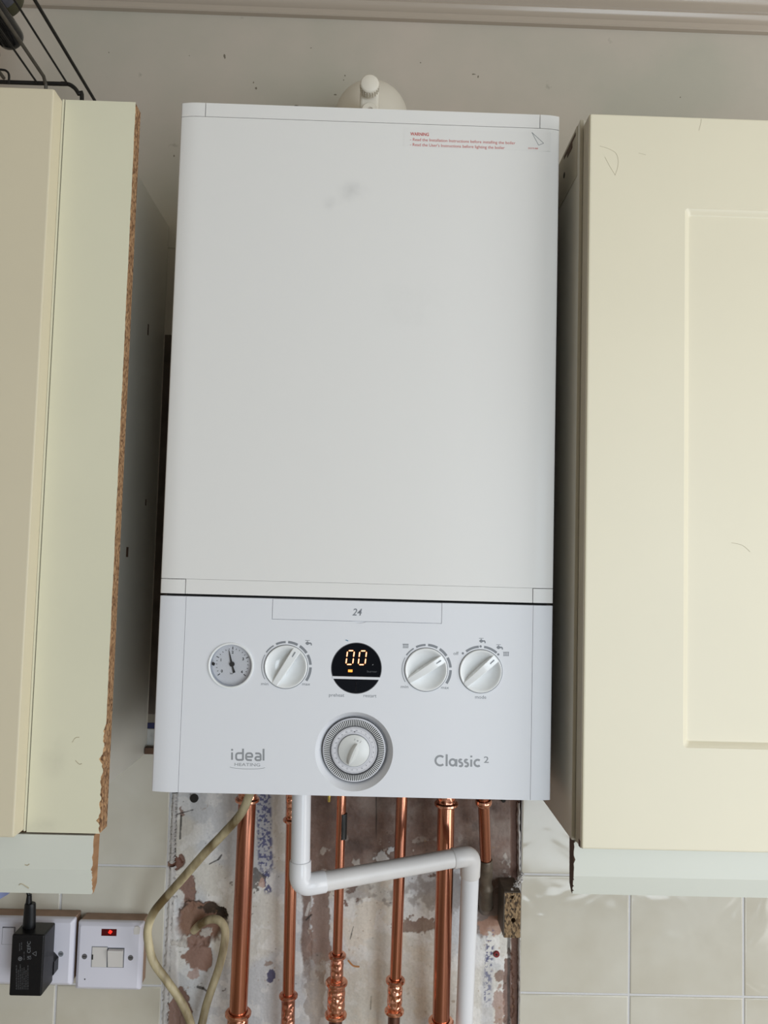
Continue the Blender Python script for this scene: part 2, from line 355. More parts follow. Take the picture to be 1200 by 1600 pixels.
# ------------------------------------------------------------------ numpy noise for the wall relief
rng = np.random.default_rng(7)
def vnoise(u, v, cell, seed):
    g = np.random.default_rng(seed).random((256, 256)); x = u/cell; y = v/cell
    xi = np.floor(x).astype(int); yi = np.floor(y).astype(int); fx = x-xi; fy = y-yi
    fx = fx*fx*(3-2*fx); fy = fy*fy*(3-2*fy)
    a = g[yi % 256, xi % 256]; b = g[yi % 256, (xi+1) % 256]; c = g[(yi+1) % 256, xi % 256]; d = g[(yi+1) % 256, (xi+1) % 256]
    return (a*(1-fx)+b*fx)*(1-fy)+(c*(1-fx)+d*fx)*fy
def fbm(u, v, cell, seed, o=5):
    s = 0; a = .5; t = 0
    for k in range(o):
        s = s+a*vnoise(u+k*37.3, v+k*11.7, cell/2**k, seed+k); t += a; a *= .55
    return s/t

# ------------------------------------------------------------------ room shell
XL, XR, ZF, ZC = -1.9, 2.1, -Z0, 1.09
YT = 0.0          # tile face
wall = box('wall_back', XL, XR, .0130, .16, ZF, ZC, 'grout'); structure(wall)
up = box('painted_plaster', XL, XR, .0035, .0135, P(268, 386, 0)[2], ZC, 'wall', wall); structure(up)
structure(box('painted_plaster', -.2795-1.6, -.2795, .0036, .0135, -.025, P(268, 386, 0)[2]-.0002, 'wall', wall))
structure(box('floor', XL, XR, -3.6, .16, ZF-.1, ZF, mat('floor_vinyl', srgb(150, 135, 115), .4, noise=.2, nscale=6)))
structure(box('ceiling', XL, XR, -3.6, .16, ZC, ZC+.1, mat('ceiling_paint', srgb(214, 204, 186), .7, bump=.1)))
structure(box('wall_left', XL-.1, XL, -3.6, .16, ZF, ZC, 'wall'))
structure(box('wall_right', XR, XR+.1, -3.6, .16, ZF, ZC, 'wall'))
# cornice
zc0 = P(1150, 50, 0)[2]-.001
prof = [(.0035, 0), (-.004, 0), (-.0055, .0015), (-.0055, .0085), (-.009, .0105), (-.012, .0135), (-.0135, .0175), (-.0125, .0205), (-.0105, .0215),
        (-.0125, .024), (-.0185, .0265), (-.0225, .031), (-.0235, .0345), (-.0215, .0365), (-.0235, .0385), (-.034, .046), (-.048, .057), (-.062, .071), (-.070, .083), (-.070, .0945), (.0035, .0945)]
tr = prism_x('trim_1', [(y, zc0+z) for y, z in prof], XL, XR, 'trim', smooth=True); structure(tr)

# tiles: every tile a piece of the wall
def tile(x0, x1, z0, z1):
    g = .0012
    bm = bmesh.new(); add_box(bm, x0+g, x1-g, YT, .0088, z0+g, z1-g)
    es = [e for e in bm.edges if all(abs(v.co.y-YT) < 1e-6 for v in e.verts)]
    bmesh.ops.bevel(bm, geom=es, offset=.0018, segments=3, affect='EDGES', profile=.5)
    o = link('tile', to_mesh(bm, 'tile'), 'tile', wall, 2); return o
T = .1523
structure(box('grout_bed', XL, -.2450, .0013, .0135, -.80, -.0262, 'grout', wall)); structure(box('grout_bed', .2236, XR, .0013, .0135, -.80, -.0262, 'grout', wall))
zrow = -.0252
for r in range(4):
    za, zb = zrow-(r+1)*T, zrow-r*T
    for c in range(3): tile(-.3824-(c+1)*T, -.3824-c*T, za, zb)
    tile(-.3824, -.2445, za, zb)
    tile(.2228, .3692, za, zb)
    for c in range(4): tile(.3692+c*T, .3692+(c+1)*T, za, zb)

# old plaster behind the pipes: a relief mesh with its layers of paint
def plaster():
    x0, x1, z0, z1 = -.2462, .2225, -.45, 0.02
    nx, nz = 520, 500
    X, Zz = np.meshgrid(np.linspace(x0, x1, nx), np.linspace(z0, z1, nz))
    d = np.stack([X-CAM[0], np.full_like(X, -CAM[1]), Zz-CAM[2]], -1) @ M3.T
    u = 600+FPX*d[..., 0]/d[..., 2]; v = 800-FPX*d[..., 1]/d[..., 2]
    sr = lambda r, g, b: np.array(srgb(r, g, b)[:3])
    n1 = fbm(u, v, 60, 1); n2 = fbm(u, v, 22, 20); n3 = fbm(u, v, 7, 40, 3); n4 = fbm(u, v, 120, 60, 4)
    C = np.empty(u.shape+(3,)); C[:] = sr(186, 182, 174)
    def mixc(col, m_): 
        m_ = np.clip(m_, 0, 1)[..., None]; C[:] = C*(1-m_)+np.array(col)*m_
    ss = lambda a, b, x: (lambda t: t*t*(3-2*t))(np.clip((x-a)/(b-a), 0, 1))
    H = np.zeros_like(u)
    mixc(sr(198, 188, 174), ss(.45, .6, n1)*ss(480, 560, u)*ss(700, 640, u)*.8)
    mixc(sr(170, 174, 182), ss(.48, .62, n4)*.55)
    mixc(sr(205, 203, 200), ss(.55, .62, n2)*.5)
    C[:] = np.clip(C*1.38, 0, .8)
    # upper bare brown plaster
    edge = 1372+38*(n1-.5)*2+46*(n2-.5)*2-18*np.exp(-((u-600)/60)**2)+10*np.sin(u/37)
    fld = (edge-v)/20+(n2-.5)*1.6+(n3-.5)*2.2
    bare = ss(-.08, .12, fld)*ss(462, 474, u+14*(n2-.5)+10*(n3-.5))
    bare = np.maximum(bare, ss(0, 4, 10-np.abs(u-(478+8*(n2-.5)))+10*(n1-.5))*ss(1380, 1400, v)*ss(1560, 1500, v+60*(n2-.5))*.95)
    brown = sr(126, 103, 92)*(0.6+0.7*n2+.35*(n1-.5))[..., None]+(.05*(n3-.5))[..., None]
    for k in range(3): C[..., k] = C[..., k]*(1-bare)+brown[..., k]*bare
    H -= bare*.0009
    # chips of white left on the brown
    ch = bare*ss(.64, .69, fbm(u, v, 18, 90))*ss(1290, 1340, v)
    mixc(sr(196, 188, 178), ch*.8); H += ch*.0006
    # pinkish strip of brown below the white pipe, left and right
    wu = 9*(fbm(u, v, 13, 700, 4)-.5)+5*(fbm(u, v, 5, 720, 3)-.5); wv = 11*(fbm(u, v, 13, 740, 4)-.5)+5*(fbm(u, v, 5, 760, 3)-.5)
    mixc(sr(172, 160, 150), bare*ss(.5, .75, fbm(u, v, 45, 770, 5))*.38)
    mixc(sr(70, 54, 46), bare*ss(.55, .8, fbm(u, v, 30, 780, 5))*.5)
    def blob(cx, cy, rx, ry, col, st=1, soft=.12, ns=1.0, h=0, cell=14, seed=200):
        q = np.sqrt(((u-cx+wu)/rx)**2+((v-cy+wv)/ry)**2)+ns*(fbm(u, v, cell, seed+int(cx*3+cy) % 97, 4)-.5)*1.2
        m_ = ss(1+soft/2, 1-soft/2, q)*st; mixc(col, m_); H[:] += h*m_; return m_
    blob(500, 1455, 16, 70, sr(146, 122, 110), .9, h=-.0008)
    blob(492, 1550, 14, 60, sr(150, 140, 134), .7)
    blob(655, 1447, 42, 11, sr(136, 112, 98), .95, h=-.0008)
    blob(762, 1400, 30, 60, sr(118, 98, 86), .9, soft=.4)
    blob(770, 1448, 20, 16, sr(168, 128, 106), .8)
    blob(795, 1560, 8, 60, sr(120, 92, 80), .95, h=-.0015)
    blob(782, 1575, 9, 30, sr(160, 128, 114), .8)
    blob(781, 1528, 7, 9, sr(138, 112, 98), .9)
    # right edge: bare brown reveal
    m_ = ss(797, 801, u+5*(n2-.5)); mixc(sr(104, 74, 60)*1.0, m_); H -= m_*.002
    m_ = ss(3.5, 1.5, np.abs(u-(796+3*(n2-.5))))*ss(1440, 1460, v)*.8; mixc(sr(48, 42, 38), m_); H -= m_*.002
    # left side: flaking edge along the tiles
    m_ = ss(15, 11, u-263+(1500-v)*.055+7*(n2-.5)); mixc(sr(206, 202, 198), m_*.9); H -= m_*(-.0016)
    lx = 271-(v-1300)*.045
    m_ = ss(2.4, .8, np.abs(u-lx-1.5-3*(n3-.5)))*(.35+.65*ss(.45, .55, n1)); mixc(sr(46, 38, 32), m_*.9); H -= m_*.0022
    blob(283, 1268, 4, 8, sr(120, 82, 66), .8); blob(273, 1352, 10, 9, sr(112, 70, 52), .95, h=-.002); blob(283, 1344, 5, 8, sr(112, 70, 52), .9, h=-.002)
    blob(294, 1395, 12, 34, sr(142, 112, 100), 1, ns=.6, h=-.0012)
    blob(282, 1580, 14, 30, sr(132, 104, 92), 1, ns=.8, h=-.0012); blob(270, 1600, 10, 40, sr(140, 112, 100), 1, h=-.0012)
    # hole where the cable leaves the wall
    hole = blob(312, 1446, 38, 36, sr(142, 108, 90), 1, ns=.5, h=-.0065, soft=.3, cell=26)
    blob(300, 1440, 22, 22, sr(150, 116, 96), .8)
    blob(331, 1424, 20, 9, sr(62, 52, 42), .9, h=-.006); blob(346, 1431, 10, 12, sr(52, 44, 36), .9, h=-.004)
    rim = ss(.25, .5, hole)*ss(.95, .6, hole); mixc(sr(70, 52, 42), rim*ss(1450, 1425, v)*.9)
    blob(296, 1475, 26, 9, sr(200, 194, 186), .9, ns=1.3, h=.003); blob(308, 1493, 22, 24, sr(150, 118, 104), 1, ns=1.0, h=-.001)
    blob(318, 1462, 10, 7, sr(198, 192, 184), .8, ns=1.2, h=.002)
    blob(301, 1523, 9, 9, sr(176, 146, 134), .8)
    # blue spotted paint
    fine = fbm(u, v, 3.2, 300, 2)
    band = ss(14, 9, np.abs(u-(411+(v-1240)*.03)))*ss(1234, 1240, v)*ss(1372, 1350, v)
    mixc(sr(168, 170, 178), band*.7); mixc(sr(62, 66, 118), band*ss(.47, .55, fine+.05*(n1-.5))*.85)
    band = ss(8, 4, np.abs(u-(414+(v-1360)*.12)))*ss(1360, 1366, v)*ss(1402, 1392, v)
    mixc(sr(56, 60, 112), band*ss(.42, .5, fine)*.9)
    blob(422, 1527, 5, 9, sr(58, 56, 100), .9, ns=1.5); blob(418, 1510, 7, 4, sr(150, 130, 118), .8)
    blob(401, 1375, 12, 15, sr(58, 48, 42), .75, ns=1.8, cell=8); blob(407, 1380, 7, 7, sr(196, 162, 146), .8, ns=1.3)
    band = ss(9, 3, np.abs(u-(765-(v-1500)*.06)))*ss(1450, 1460, v)*ss(1580, 1560, v); mixc(sr(56, 60, 110), band*ss(.52, .6, fine)*.9)
    band = ss(13, 6, np.abs(u-762))*ss(1500, 1530, v); mixc(sr(168, 168, 176), band*.4)
    # scratches and spatter
    m_ = ss(1.3, .5, np.abs(u-(588+(v-1300)*.0)))*ss(1320, 1300, v); mixc(sr(40, 34, 30), m_*.8)
    for (ax, ay, bx, by, w) in [(326, 1352, 340, 1345, 1.0), (340, 1345, 345, 1338, 1.3), (275, 1274, 300, 1267, .8), (282, 1276, 280, 1312, 1.4), (308, 1545, 316, 1547, 2.2), (316, 1547, 323, 1552, 1.4), (486, 1432, 478, 1440, 1.3), (547, 1470, 552, 1450, .7), (580, 1560, 579, 1580, .9), (478, 1432, 484, 1414, 2.4)]:
        t = np.clip(((u-ax)*(bx-ax)+(v-ay)*(by-ay))/((bx-ax)**2+(by-ay)**2), 0, 1)
        dd = np.hypot(u-ax-t*(bx-ax), v-ay-t*(by-ay))+1.2*(n3-.5)
        light = (ax, ay) == (478, 1432)
        mixc(sr(196, 190, 184) if light else sr(44, 38, 34), ss(w+.5, w-.4, dd)*.85)
    sp = ss(.86, .92, fbm(u, v, 5.5, 400, 2)); mixc(sr(78, 62, 50), sp*.7)
    sp = ss(.80, .88, fbm(u, v, 5.5, 440, 2))*ss(.5, .6, n1); mixc(sr(150, 118, 84), sp*.5)
    blob(551, 1505, 8, 3, sr(170, 112, 60), .0)
    blob(760, 1420, 13, 8, sr(36, 30, 26), .95, h=-.003); blob(690, 1400, 60, 26, sr(120, 104, 94), .55, ns=2.2, soft=.5); blob(560, 1392, 30, 16, sr(120, 104, 94), .5, ns=2.2, soft=.5)
    blob(540, 1560, 60, 60, sr(206, 192, 170), .35, soft=.9); blob(640, 1530, 60, 70, sr(206, 190, 166), .35, soft=.9)
    gr = fbm(u, v, 2.4, 800, 2); C *= (0.92+.16*gr)[..., None]
    # vertical brushed streaks
    st_ = fbm(u*4, v*.3, 20, 500, 4); C *= (0.93+.14*st_)[..., None]
    H += (n2-.5)*.0012+(n3-.5)*.0005+(n1-.5)*.0015
    Y = .0045-np.clip(H, -.0078, .004)
    # rim joined back to the wall
    verts = np.stack([X, Y, Zz+Z0], -1).reshape(-1, 3)
    idx = np.arange(nx*nz).reshape(nz, nx)
    f = np.stack([idx[:-1, :-1], idx[:-1, 1:], idx[1:, 1:], idx[1:, :-1]], -1).reshape(-1, 4)
    me = bpy.data.meshes.new('old_plaster')
    me.vertices.add(len(verts)); me.vertices.foreach_set('co', verts.reshape(-1))
    me.loops.add(len(f)*4); me.loops.foreach_set('vertex_index', f.reshape(-1))
    me.polygons.add(len(f)); me.polygons.foreach_set('loop_start', np.arange(len(f))*4)
    me.polygons.foreach_set('use_smooth', [True]*len(f)); me.update(); me.validate()
    ca = me.color_attributes.new('paint', 'FLOAT_COLOR', 'POINT')
    ca.data.foreach_set('color', np.concatenate([np.clip(C, 0, 1).reshape(-1, 3), np.ones((nx*nz, 1))], 1).reshape(-1))
    m = mat('old_plaster', (1, 1, 1, 1), .62, bump=.35, bscale=260)
    at = m.node_tree.nodes.new('ShaderNodeAttribute'); at.attribute_name = 'paint'
    m.node_tree.links.new(at.outputs['Color'], m.node_tree.nodes['Principled BSDF'].inputs['Base Color'])
    return structure(link('old_plaster', me, m, wall))
plaster()
# strip of wall seen between the left cabinet and the boiler
structure(box('painted_plaster', -.2795, -.10, .0040, .0135, P(262, 522, 0)[2]+.0002, P(268, 386, 0)[2]-.0002, 'wall', wall))
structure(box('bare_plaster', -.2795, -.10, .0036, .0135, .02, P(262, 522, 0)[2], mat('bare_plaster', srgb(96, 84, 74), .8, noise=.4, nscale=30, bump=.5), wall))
structure(box('bare_plaster', -.2795, -.2462, .0036, .0135, -.025, .0202, mat('bare_plaster_low', srgb(140, 132, 118), .8, noise=.35, nscale=40, bump=.5), wall))
zz = PZ(232, 1172, 0)
box('timber_batten', -.2795, -.262, -.006, .0036, zz-.004, zz+.004, 'darkwood', wall)
box('painted_strip', -.2795, -.258, .0030, .0036, PZ(232, 1139, 0), PZ(232, 1130, 0), 'navy', wall)
box('painted_strip', -.2795, -.258, .0030, .0036, PZ(232, 1165, 0), PZ(232, 1140, 0), mat('pale_strip', srgb(176, 176, 172), .7, noise=.3, nscale=70), wall)
# ragged ridge of filler down both sides of the tiled edges
def filler(px_top, px_bot, y0, y1, w, seed, side):
    rg = np.random.default_rng(seed); n = 90; pts = []
    bm = bmesh.new(); rows = []
    for i in range(n+1):
        t = i/n; py = y0+(y1-y0)*t; x, _, z = P(px_top+(px_bot-px_top)*t, py, 0)
        a = w*(.35+.65*rg.random()); b = w*(.35+.9*rg.random())
        yf = .0006-.0012*rg.random()
        rows.append([bm.verts.new((x-a*.6, .006, z)), bm.verts.new((x-a*.35, yf+.001, z)), bm.verts.new((x, yf, z)), bm.verts.new((x+b*.4, yf+.0012, z)), bm.verts.new((x+b*.7, .006, z))])
    for A, B in zip(rows, rows[1:]):
        for k in range(4): bm.faces.new((A[k], A[k+1], B[k+1], B[k]))
    return structure(link('filler_ridge', to_mesh(bm, 'filler_ridge'), 'whitefiller', wall, True))
filler(272, 267, 1240, 1350, .0075, 1, 1); filler(268, 255, 1355, 1610, .0095, 2, 1)
filler(811, 813, 1255, 1610, .0042, 3, -1)
# fixings left in the wall
def disc(name, px, py, Y, r, m, parent, t=.002, label=None, seg=20):
    x, _, z = P(px, py, Y); return lathe(name, [(0, 0), (r*.8, 0), (r, t*.3), (r, t), (0, t)], (x, Y, z), (0, 1, 0), m, parent, seg, label)
disc('wall_plug', 776, 1492, .001, .0042, 'reddot', wall, .004); disc('plug_hole', 776, 1492, .0005, .0016, 'slot', wall, .002)
disc('screw_hole', 303, 1248, .001, .0055, 'slot', wall, .003); disc('screw_hole', 787, 1251, .001, .003, 'slot', wall, .003)
x, _, z = P(552, 1506, 0)
tag(tube('straw_splinter', [(x-.007, -.003, z+.006), (x, -.005, z), (x+.008, -.003, z-.002)], .0011, mat('splinter', srgb(190, 132, 78), .6), None, 8, 4), 'short straw-coloured splinter stuck on the plaster wall between copper pipes', 'splinter')

for px, py, a_, b_ in ((351, 88, 2.2, 4.5), (400, 138, 2, 2.5), (396, 129, 1, 2), (463, 165, 4, 1.2), (296, 87, 1, .8), (486, 75, 1.6, 1), (524, 148, 2.6, 1.4), (539, 118, 1.2, 1.8), (537, 125, 1, 1), (740, 116, 3.5, 1.4), (747, 120, 1.2, 3), (657, 98, 1.2, 1), (1063, 152, 1.2, 1), (170, 82, 1.2, 1), (272, 244, 1.2, 2.4)):
    x, _, z = P(px, py, .0035); k = .00087
    q = [(x+a_*k*math.cos(t)*random.uniform(.5, 1.1), z+b_*k*math.sin(t)*random.uniform(.5, 1.1)) for t in [2*math.pi*i/9 for i in range(9)]]
    structure(prism('paint_chip', q, .0033, .0036, 'chipmark', wall))
# ------------------------------------------------------------------ kitchen cabinets
def ragged_skin(name, x0, x1, z0, z1, y, th, m, parent, seed, side, amp=.0015, where=(0, 1), sections=120):
    """thin laminate face whose cut edge (side +1 right, -1 left) is chipped between the given heights"""
    rg = random.Random(seed); pts = []
    e = []
    a = 0
    for i in range(sections+1):
        t = i/sections; z = z0+(z1-z0)*t
        a = .6*a+.4*rg.random()
        k = amp*a*(1 if where[0] <= t <= where[1] else .14)
        if rg.random() < .12 and where[0] <= t <= where[1]: k *= 1.5
        e.append(((x1-k) if side > 0 else (x0+k), z))
    if side > 0: pts = [(x0, z0)]+e+[(x0, z1)]
    else: pts = [(x1, z0)]+e+[(x1, z1)]
    return prism(name, pts, y, y+th, m, parent)
def door(parent, x0, x1, z0, z1, yf, yb, recess=True, inset=.095, izt=.0935, izb=.097, mname='cream', handle=False):
    """vinyl wrapped slab with rounded edge and a shallow recessed panel"""
    bm = bmesh.new(); R = .0022
    def ring(ax0, ax1, az0, az1, y, r=0):
        if r == 0: return [bm.verts.new((ax0, y, az0)), bm.verts.new((ax1, y, az0)), bm.verts.new((ax1, y, az1)), bm.verts.new((ax0, y, az1))]
    def rring(ax0, ax1, az0, az1, y, r):
        out = []
        for cx, cz, a0 in ((ax0+r, az0+r, 180), (ax1-r, az0+r, 270), (ax1-r, az1-r, 0), (ax0+r, az1-r, 90)):
            for k in range(6):
                t = math.radians(a0+k*18); out.append(bm.verts.new((cx+r*math.cos(t), y, cz+r*math.sin(t))))
        return out
    loops = [rring(x0, x1, z0, z1, yb, .0015), rring(x0, x1, z0, z1, yf+R, .0015), rring(x0+R*.3, x1-R*.3, z0+R*.3, z1-R*.3, yf+R*.3, .0015), rring(x0+R, x1-R, z0+R, z1-R, yf, .0015)]
    if recess:
        i = inset
        loops += [rring(x0+i, x1-i, z0+izb, z1-izt, yf, .004), rring(x0+i+.0006, x1-i-.0006, z0+izb+.0006, z1-izt-.0006, yf+.0008, .004),
                  rring(x0+i+.0030, x1-i-.0030, z0+izb+.0030, z1-izt-.0030, yf+.0016, .0035), rring(x0+i+.0050, x1-i-.0050, z0+izb+.0050, z1-izt-.0050, yf+.0042, .003),
                  rring(x0+i+.0062, x1-i-.0062, z0+izb+.0062, z1-izt-.0062, yf+.0045, .003)]
    for A, B in zip(loops, loops[1:]):
        k = len(A)
        for j in range(k): bm.faces.new((A[j], A[(j+1) % k], B[(j+1) % k], B[j]))
    bm.faces.new(loops[-1]); bm.faces.new(list(reversed(loops[0])))
    return link('door', to_mesh(bm, 'door'), mname, parent, 2)

# left unit
L = thing('wall_cabinet', 'cream kitchen wall cabinet left of the boiler with raw chipboard panel edge', 'cabinet', (-.55, 0, -.035))
box('carcass', -.78, -.2805, -.300, .0034, -.032, .6885, 'carcass', L, .0006, 1)
MT['creamshade'] = mat('shaded_cream_vinyl', srgb(218, 208, 182), 0.42, bump=0.03, bscale=9, noise=0.04, nscale=3)  # left door: cream darkened, painting in the shade on its front
door(L, -.775, -.3115, -.0335, .6872, -.3255, -.304, mname='creamshade')
x1t, x1b = -.2380, -.2432
box('panel_core', -.3085, x1t-.0004, -.3025, -.2845, -.0345, .6885, 'chip', L, .0004, 1, label='raw brown chipboard core, exposed along its right edge')
ragged_skin('panel_laminate', -.3088, x1t, -.0352, .6887, -.3034, .0009, 'cream2', L, 5, 1, .0052, (0, .14), 300)
box('edge_strip', -.3112, -.3098, -.3046, -.290, -.034, .6884, 'cream2', L)
# pelmet
def pelmet(parent, x0, x1, zt, zb, zk, side, m='pelmet', endm='rawwood', seed=3):
    yf = -.3032; th = .0185
    core = [(yf+.0006, zt), (yf+.0006, zk), (yf+.0050, zb), (yf+.0095, zb), (yf+th-.002, zb+.006), (yf+th, zt)]
    p = prism_x('pelmet', core, x0, x1, endm, parent)
    g = .0006
    if side > 0: a, b = x0, x1+.0002
    else: a, b = x0-.0002, x1
    rg = random.Random(seed)
    bm = bmesh.new(); n = 60; rows = []
    prf = [(yf+.004, zt+.0004), (yf+.0002, zt+.0002), (yf, zt-.001), (yf, zk), (yf+.0022, (zk+zb)/2), (yf+.0046, zb-.0004), (yf+.0090, zb-.0004)]
    zs = []
    for i in range(len(prf)-1):
        k = 8 if i in (2, 3, 4) else 1
        for j in range(k): zs.append(tuple(prf[i][q]+(prf[i+1][q]-prf[i][q])*j/k for q in (0, 1)))
    zs.append(prf[-1])
    for y, z in zs:
        k = (.0016*rg.random()**3)
        e = (b-k) if side > 0 else (a+k)
        o = a if side > 0 else b
        rows.append((bm.verts.new((o, y, z)), bm.verts.new((e, y, z)), bm.verts.new((e, y+.0008, z))))
    for A, B in zip(rows, rows[1:]):
        for k in range(2): bm.faces.new((A[k], A[k+1], B[k+1], B[k]))
    return link('laminate', to_mesh(bm, 'laminate'), m, p)
pelmet(L, -.80, x1b-.0018, -.0375, -.0932, PZ(75, 1358, -.303), 1)
# marks on the side of the left unit
for px, py, s in ((241, 541, .003), (245, 790, .0022), (207, 865, .0032), (228, 1043, .0014), (232, 1050, .0012)):
    pass
for yy, zz_, w, h in ((-.075, .52, .002, .007), (-.12, .235, .004, .006), (-.05, .30, .002, .004), (-.16, .62, .008, .004)):
    box('scuff', -.2806, -.2802, yy-w, yy+w, zz_-h, zz_+h, 'darkwood' if h > .003 else 'slot', L)
# scuffs on the filler panel
def scratch(parent, pts, Y, w, m='pencil', name='scratch'):
    q = [P(a, b, Y) for a, b in pts]
    bm = bmesh.new(); add_tube(bm, smooth_path(q, 5), w, 5); return link(name, to_mesh(bm, name), m, parent)
scratch(L, [(113, 1160), (118, 1153), (124, 1152)], -.3034, .00035); scratch(L, [(118, 1188), (124, 1194), (128, 1193)], -.3034, .0004)
scratch(L, [(39, 1351), (43, 1352), (46, 1350)], -.3033, .0005); scratch(L, [(30, 1383), (34, 1381), (45, 1388)], -.3005, .0005)

# right unit
Rr = thing('wall_cabinet', 'cream kitchen wall cabinet right of the boiler with recessed panel door', 'cabinet', (.46, 0, -.035))
box('carcass', .2142, .74, -.3005, .0034, -.0325, .6882, 'carcass', Rr, .0006, 1)
box('front_edging', .2140, .2176, -.3013, -.300, -.032, .6880, 'edging', Rr, .0003, 1)
dr = door(Rr, .2176, .735, -.0325, .6812, -.3255, -.3035, inset=.0952, izt=.0932, izb=.096)
box('door_side_edging', .2172, .2178, -.3232, -.3038, -.0315, .680, 'sidevinyl', Rr)
box('worn_corner', .2170, .2178, -.3225, -.316, -.0322, -.026, 'darkwood', Rr)
zl = PZ(901, 275, -.29)
box('side_rail', .2136, .2142, -.291, -.010, zl, .6875, 'edging', Rr, .0002, 1)
disc2 = lathe('hole', [(0, 0), (.0032, 0), (.0032, .001), (0, .001)], (.2133, -.2365, PZ(886, 268, -.245)), (1, 0, 0), 'slot', Rr, 16)
box('scuff', .2133, .2137, -.285, -.235, .6800, .6835, 'darkwood', Rr)
box('scuff', .2133, .2137, -.272, -.250, .6740, .6800, 'darkwood', Rr)
pelmet(Rr, .2162, .76, -.0335, -.0835, PZ(1000, 1371, -.303), -1, endm='darkwood', seed=8)
for pts in ([(937, 228), (950, 232), (962, 239), (966, 250), (965, 262), (961, 274)], [(945, 245), (953, 260), (961, 273)], [(998, 239), (1009, 242)], [(1092, 204), (1095, 193), (1096, 186)]):
    scratch(Rr, pts, -.3256, .00013)
for pts in ([(1143, 848), (1160, 852), (1172, 862)],): scratch(Rr, pts, -.3212, .00013)

# ------------------------------------------------------------------ boiler
B = thing('gas_boiler', 'white wall-hung gas boiler with a row of dials and a round clock timer', 'boiler', (0, 0, 0))
YF = -.285; BW = .1973
def fy(x):
    a = abs(x); e = BW-.020
    y = YF
    if a > e: y += .0028*((a-e)/.020)**2.2
    return y
def shell_pts(xa, xb, yb):
    front = []
    n = max(2, int((xb-xa)/.002))
    xs = [xa+(xb-xa)*i/n for i in range(n+1)]
    xs = [x for x in xs if abs(x) <= BW-.0022]
    if xa > -BW+.003 and xs[0] != xa: xs.insert(0, xa)
    cut = lambda s: [(s*(BW-.0022+.0022*math.sin(t)), fy(BW-.0022)+.0022*(1-math.cos(t))) for t in [math.pi/2*k/4 for k in range(1, 5)]]
    front = [(x, fy(x)) for x in xs if abs(x) < BW-.018 or True]
    if xa <= -BW+1e-5: front = list(reversed(cut(-1)))+front
    if xb >= BW-1e-5: front = front+cut(1)
    return front+[(front[-1][0], yb), (front[0][0], yb)]
box('chassis', -BW+.0030, BW-.0030, -.2660, .0034, .0015, .6990, 'chassis', B)
casing = prism_z('casing', shell_pts(-BW, BW, -.02), .2092, .6862, 'enamel', B, 2)
xl, xr = -.1716, .1762
g = .00035
for za, zb, tp in ((.6868, .7012, 't'), (.1944, .2086, 'b')):
    prism_z('end_cap', shell_pts(-BW, xl-g, -.03), za, zb, 'enamel', B, 2)
    prism_z('end_cap', shell_pts(xr+g, BW, -.03), za, zb, 'enamel', B, 2)
    prism_z('trim_strip', shell_pts(xl+g, xr-g, -.03), za+(0.0 if tp == 't' else 0), zb+(.0004 if tp == 'b' else 0), 'enamel', B, 2)
# top plate
box('top_plate', -BW+.001, BW-.001, -.28, .0034, .6990, .7006, 'enamel', B)
# lower control housing
zt = .1918
for xa, xb in ((-BW, -.1703-g), (.1766+g, BW)):
    prism_z('side_cover', shell_pts(xa, xb, -.03), 0, zt, 'fascia', B, 2)
F = lambda px, py: (PX(px, py, YF), PZ(px, py, YF))
fb = prism_z('f', shell_pts(-.1703, .1766, -.266), 0, zt, None, raw=True)
def cyl_mesh(cx, cz, r0, r1, depth, seg=96, y=YF):
    bm = bmesh.new(); e = .002; s = (r0-r1)/depth
    add_lathe(bm, [(0, -e), (r0+s*e, -e), (r1, depth), (0, depth)], (cx, y, cz), (0, 1, 0), seg); return to_mesh(bm, 'c')
gauge = F(360.7, 1040); k1 = F(446.7, 1041.8); k2 = F(665.7, 1046.2); k3 = F(751, 1048.9); disp = F(556.8, 1044); tim = F(553.2, 1174.4)
fl0 = F(426, 972.6); fl1 = F(690, 944)
fx0, fx1 = F(426, 950)[0], F(690, 955)[0]; fz0 = (F(428, 967.5)[1]+F(688, 973.5)[1])/2
bmf = bmesh.new(); add_box(bmf, fx0-.0004, fx1+.0004, YF-.01, YF+.0015, fz0-.0004, zt+.01); cflap = to_mesh(bmf, 'c')
bmn = bmesh.new(); nxp = F(562, 971)
add_lathe(bmn, [(0, 0), (.0072, 0), (.0072, .02), (0, .02)], (nxp[0], YF+.0009-.02, nxp[1]+.0012), (0, 1, 0), 40)
for v_ in bmn.verts: v_.co.z = nxp[1]+.0012+(v_.co.z-nxp[1]-.0012)*.42
cn = to_mesh(bmn, 'c')
fm = boolean_diff(fb, [cflap, cn, cyl_mesh(*gauge, .0215, .0215, .012), cyl_mesh(*k1, .0219, .0219, .009), cyl_mesh(*k2, .0219, .0219, .009), cyl_mesh(*k3, .0219, .0219, .009), cyl_mesh(*disp, .0253, .0253, .006), cyl_mesh(*tim, .0386, .0322, .0115)])
fascia = link('fascia', fm, 'fascia', B)
for p in fm.polygons: p.use_smooth = False
flap = box('service_flap', fx0, fx1, YF+.0001, YF+.0013, fz0, zt-.0002, 'fascia', B, .0002, 1)
tx, tz = F(550.5, 961.5)
text('rating_number', '24', tx, YF+.0001, tz, 'print', flap, width=.0095, height=.0068, shear=.22, off=.012)
